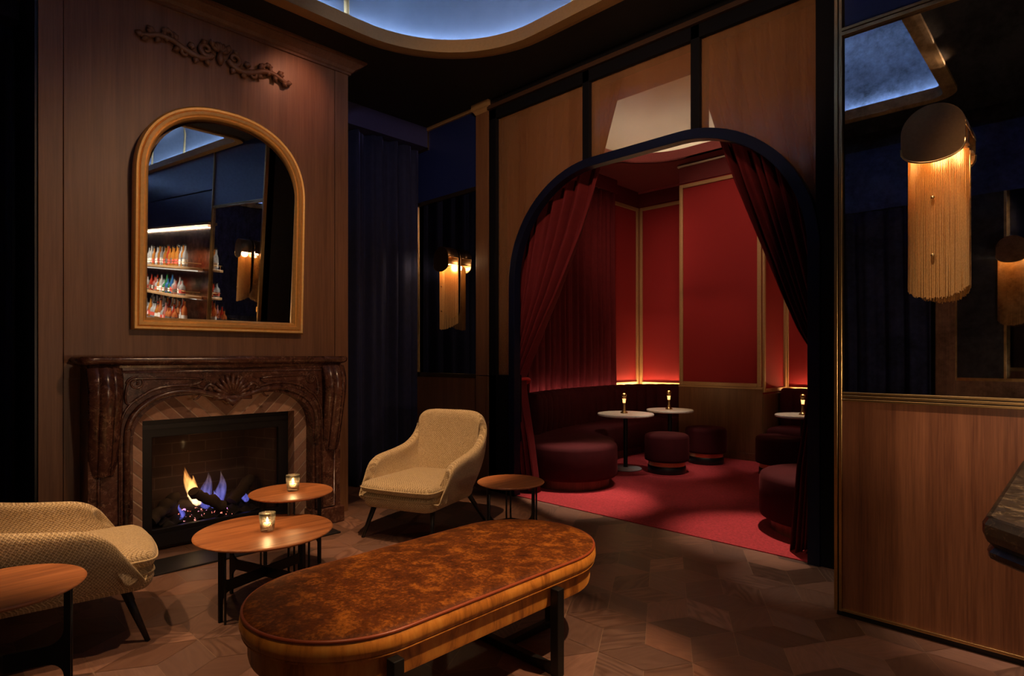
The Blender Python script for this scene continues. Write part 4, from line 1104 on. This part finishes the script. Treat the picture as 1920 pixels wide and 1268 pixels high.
def mk_bottle(kind, glass, liquid):
    prof = {'tall': [(.036, 0), (.038, .01), (.038, .15), (.034, .19), (.015, .24), (.013, .30), (.015, .305)],
            'round': [(.042, 0), (.048, .01), (.048, .12), (.040, .15), (.016, .175), (.014, .225), (.016, .23)],
            'slim': [(.030, 0), (.032, .01), (.032, .19), (.026, .22), (.012, .25), (.011, .32), (.013, .325)]}[kind]
    o = MB().lathe(prof, 14).build('bottle', glass, smooth=True, auto=60)
    zt = prof[-1][1]
    MB().lathe([(.014, zt), (.014, zt + .022)], 10).build('cap', M['blackmetal'], o, True, auto=50)
    h = prof[2][1]; r = prof[2][0] + .0006
    MB().lathe([(r, h * .25), (r, h * .72)], 14, cap=False).build('label_band', liquid, o, True)
    return o
cols = {'clear': (.80, .84, .84), 'amber': (.85, .38, .07), 'red': (.75, .10, .05), 'green': (.08, .40, .16), 'blue': (.08, .30, .75), 'orange': (.95, .35, .12), 'pink': (.90, .42, .36)}
GL = {k: mk_thin('bottle glass ' + k, tuple(.35 + .6 * c for c in v), .05, 1.5, .55, v) for k, v in cols.items()}
LBL = [plain('paper label', (.75, .72, .66), .7), plain('dark label', (.10, .08, .07), .7), plain('red label', (.55, .08, .05), .7)]
protos = {}
def bottle(kind, col, loc, label, group, s):
    key = (kind, col)
    if key not in protos:
        o = mk_bottle(kind, GL[col], LBL[len(protos) % 3]); protos[key] = o
    else:
        src = protos[key]; o = src.copy(); COL.objects.link(o)
        for ch in list(src.children):
            c = ch.copy(); COL.objects.link(c); c.parent = o
    o.location = loc; o.rotation_euler = (0, 0, random.random() * 6); o.scale = (s, s, s)
    tag(o, label, 'bottle', group)
rnd = random.Random(11)
words = {'clear': 'clear', 'amber': 'amber', 'red': 'dark red', 'green': 'green', 'blue': 'blue', 'orange': 'orange', 'pink': 'pink'}
def row(seq, x0, x1, y, z, where, group, s, kinds):
    for i, col in enumerate(seq):
        x = x0 + (x1 - x0) * i / (len(seq) - 1)
        bottle(kinds[i % len(kinds)], col, (x + rnd.uniform(-.02, .02), y + rnd.uniform(-.02, .02), z), f'{words[col]} liquor bottle {where}, seen in the over-mantel mirror', group, s * rnd.uniform(.93, 1.07))
row(['clear', 'amber', 'clear', 'amber', 'clear', 'amber', 'amber', 'amber', 'amber', 'red', 'amber', 'amber', 'clear', 'clear', 'amber', 'clear', 'clear', 'clear', 'amber', 'clear', 'clear', 'clear'], 1.56, 3.62, 3.17, SH[0][0], 'on the upper bar shelf', 'bottles on the upper bar shelf', 1.05, ['tall', 'slim', 'tall'])
row(['clear', 'red', 'clear', 'pink', 'clear', 'blue', 'green', 'blue', 'green', 'green', 'clear', 'clear', 'amber', 'clear', 'red', 'pink', 'red', 'red', 'orange', 'clear', 'red', 'pink'], 1.56, 3.85, 3.16, SH[1][0], 'on the middle bar shelf', 'bottles on the middle bar shelf', 1.0, ['round', 'round', 'tall'])
row(['orange', 'red', 'orange', 'orange', 'pink', 'red', 'clear', 'orange', 'clear', 'amber', 'red', 'clear', 'clear', 'amber', 'red', 'clear', 'clear', 'clear', 'clear', 'clear', 'clear'], 1.46, 3.55, 3.02, 1.12, 'in front on the back bar', 'bottles on the back bar front row', 1.0, ['round', 'tall', 'round'])
row(['orange', 'red', 'clear', 'orange', 'clear', 'orange', 'clear', 'amber', 'clear', 'red', 'clear', 'amber', 'clear', 'clear', 'pink', 'clear', 'clear', 'clear', 'clear', 'clear', 'clear'], 1.50, 3.50, 3.20, 1.12, 'behind on the back bar', 'bottles on the back bar rear row', 1.15, ['tall', 'slim', 'slim'])

# ------------------------------------------------------------------ light
def spot(loc, target, power, angle, blend=.5, col=(1, .70, .42), size=.04):  # no fixtures modelled; part of these spots is added fill
    l = bpy.data.lights.new('unseen_spot', 'SPOT'); l.energy = power; l.color = col; l.spot_size = radians(angle); l.spot_blend = blend; l.shadow_soft_size = size
    o = bpy.data.objects.new('unseen_spot', l); COL.objects.link(o); o.location = loc
    o.rotation_euler = (Vector(target) - Vector(loc)).to_track_quat('-Z', 'Y').to_euler(); return o
WARM = (1, .62, .32)
spot((-3.1, .3, 3.85), (-3.3, 1.2, .4), 190, 36, .5, WARM)
spot((-2.4, 1.9, 3.85), (-3.4, 1.3, .4), 150, 40, .5, WARM)
spot((-3.0, 2.0, 3.85), (-3.7, 2.75, .4), 400, 30, .5, WARM)
spot((-.25, 2.4, 3.85), (-1.62, 1.8, .35), 520, 28, .6, WARM)
spot((-1.2, .4, 3.85), (-1.5, 2.2, 0), 110, 56, .8, WARM)
spot((-3.6, -.3, 3.85), (-3.6, .5, .4), 220, 34, .6, WARM)
# washes on the chimney breast, arch wall and left recess, mostly unseen fill added
spot((-.92, 1.7, 3.86), (-4.65, 1.9, 1.9), 290, 56, 1, (1, .57, .30), .15)
spot((-4.1, 2.3, 3.85), (-4.65, 2.25, 3.5), 12, 70, 1, (1, .40, .22))
spot((-.92, .5, 3.86), (-3.5, 4.13, 3.2), 480, 46, 1, (1, .60, .34), .15)
spot((-2.3, 2.2, 3.85), (-3.7, 4.35, 1.6), 42, 34, 1, (1, .62, .45), .08)
spot((-2.6, 1.6, 3.85), (-5.4, 3.4, 3.6), 25, 40, 1, (.9, .8, 1), .1)
spot((-.92, 1.0, 3.86), (-1.75, 4.13, 3.4), 170, 34, 1, (1, .60, .34), .15)
spot((-1.4, 3.2, 3.85), (-1.25, 3.75, 0), 120, 14, .8, (1, .85, .65))
spot((-.45, 2.5, 3.85), (-.25, 3.4, 1.05), 560, 22, 1, (1, .68, .45))
spot((.1, 1.5, 3.85), (.1, 1.6, 1.1), 90, 26, .8, WARM)
# the bar: unseen spots added to brighten the bottles
spot((1.9, 1.3, 3.85), (2.0, 3.2, 1.6), 800, 44, .8, (1, .86, .7))
spot((3.5, 1.3, 3.85), (3.5, 3.2, 1.6), 800, 44, .8, (1, .86, .7))
# the lounge
spot((-3.5, 4.75, 3.95), (-3.40, 4.45, 0), 650, 22, .8, (1, .72, .5))
spot((-2.8, 4.8, 3.95), (-3.0, 5.3, 0), 70, 24, .9, (1, .72, .5))
spot((-1.9, 5.0, 3.95), (-1.8, 4.5, 0), 520, 22, .8, (1, .72, .5))
spot((-2.6, 5.0, 3.95), (-3.3, 7.6, 2.9), 150, 60, 1, (1, .62, .42), .2)
spot((-3.6, 5.0, 3.95), (-5.0, 8.2, 2.6), 120, 44, 1, (1, .62, .42), .2)
spot((-2.6, 7.0, 3.95), (-2.75, 7.35, 0), 120, 20, .8, (1, .8, .6))
spot((-3.9, 6.3, 3.95), (-3.9, 6.3, .6), 110, 30, .8, (1, .8, .6))
spot((-2.3, 4.6, 3.93), (-3.5, 4.95, .15), 160, 18, .8, (1, .76, .55))  # this and the next spot are added to light plinth and stools
spot((-2.3, 4.6, 3.93), (-3.52, 6.4, .15), 240, 18, .9, (1, .76, .55))
bl = bpy.data.lights.new('counter lamp', 'POINT'); bl.energy = 45; bl.color = (1, .66, .40); bl.shadow_soft_size = .09
o = bpy.data.objects.new('counter_lamp', bl); COL.objects.link(o); o.location = (.45, 1.45, 1.21)
fl = bpy.data.lights.new('fire light', 'POINT'); fl.energy = .7; fl.color = (1, .45, .15); fl.shadow_soft_size = .06
o = bpy.data.objects.new('fire_light', fl); COL.objects.link(o); o.location = (-4.78, 1.58, .52)
w = bpy.data.worlds.new('World'); scn.world = w; w.use_nodes = True
w.node_tree.nodes['Background'].inputs[0].default_value = (.5, .55, .7, 1); w.node_tree.nodes['Background'].inputs[1].default_value = .003

# ------------------------------------------------------------------ camera
cam = bpy.data.cameras.new('Camera'); cam.sensor_width = 36; cam.lens = 1117.6 / 1920 * 36; cam.shift_y = 33 / 1920; cam.clip_start = .05
co = bpy.data.objects.new('Camera', cam); COL.objects.link(co); co.location = (0, 0, 1.35); co.rotation_euler = (radians(90), 0, radians(44.28))
scn.camera = co
vs = scn.view_settings; scn.display_settings.display_device = 'sRGB'
vs.view_transform = 'Standard'; vs.look = 'None'; vs.exposure = .15; vs.gamma = 1; vs.use_curve_mapping = False
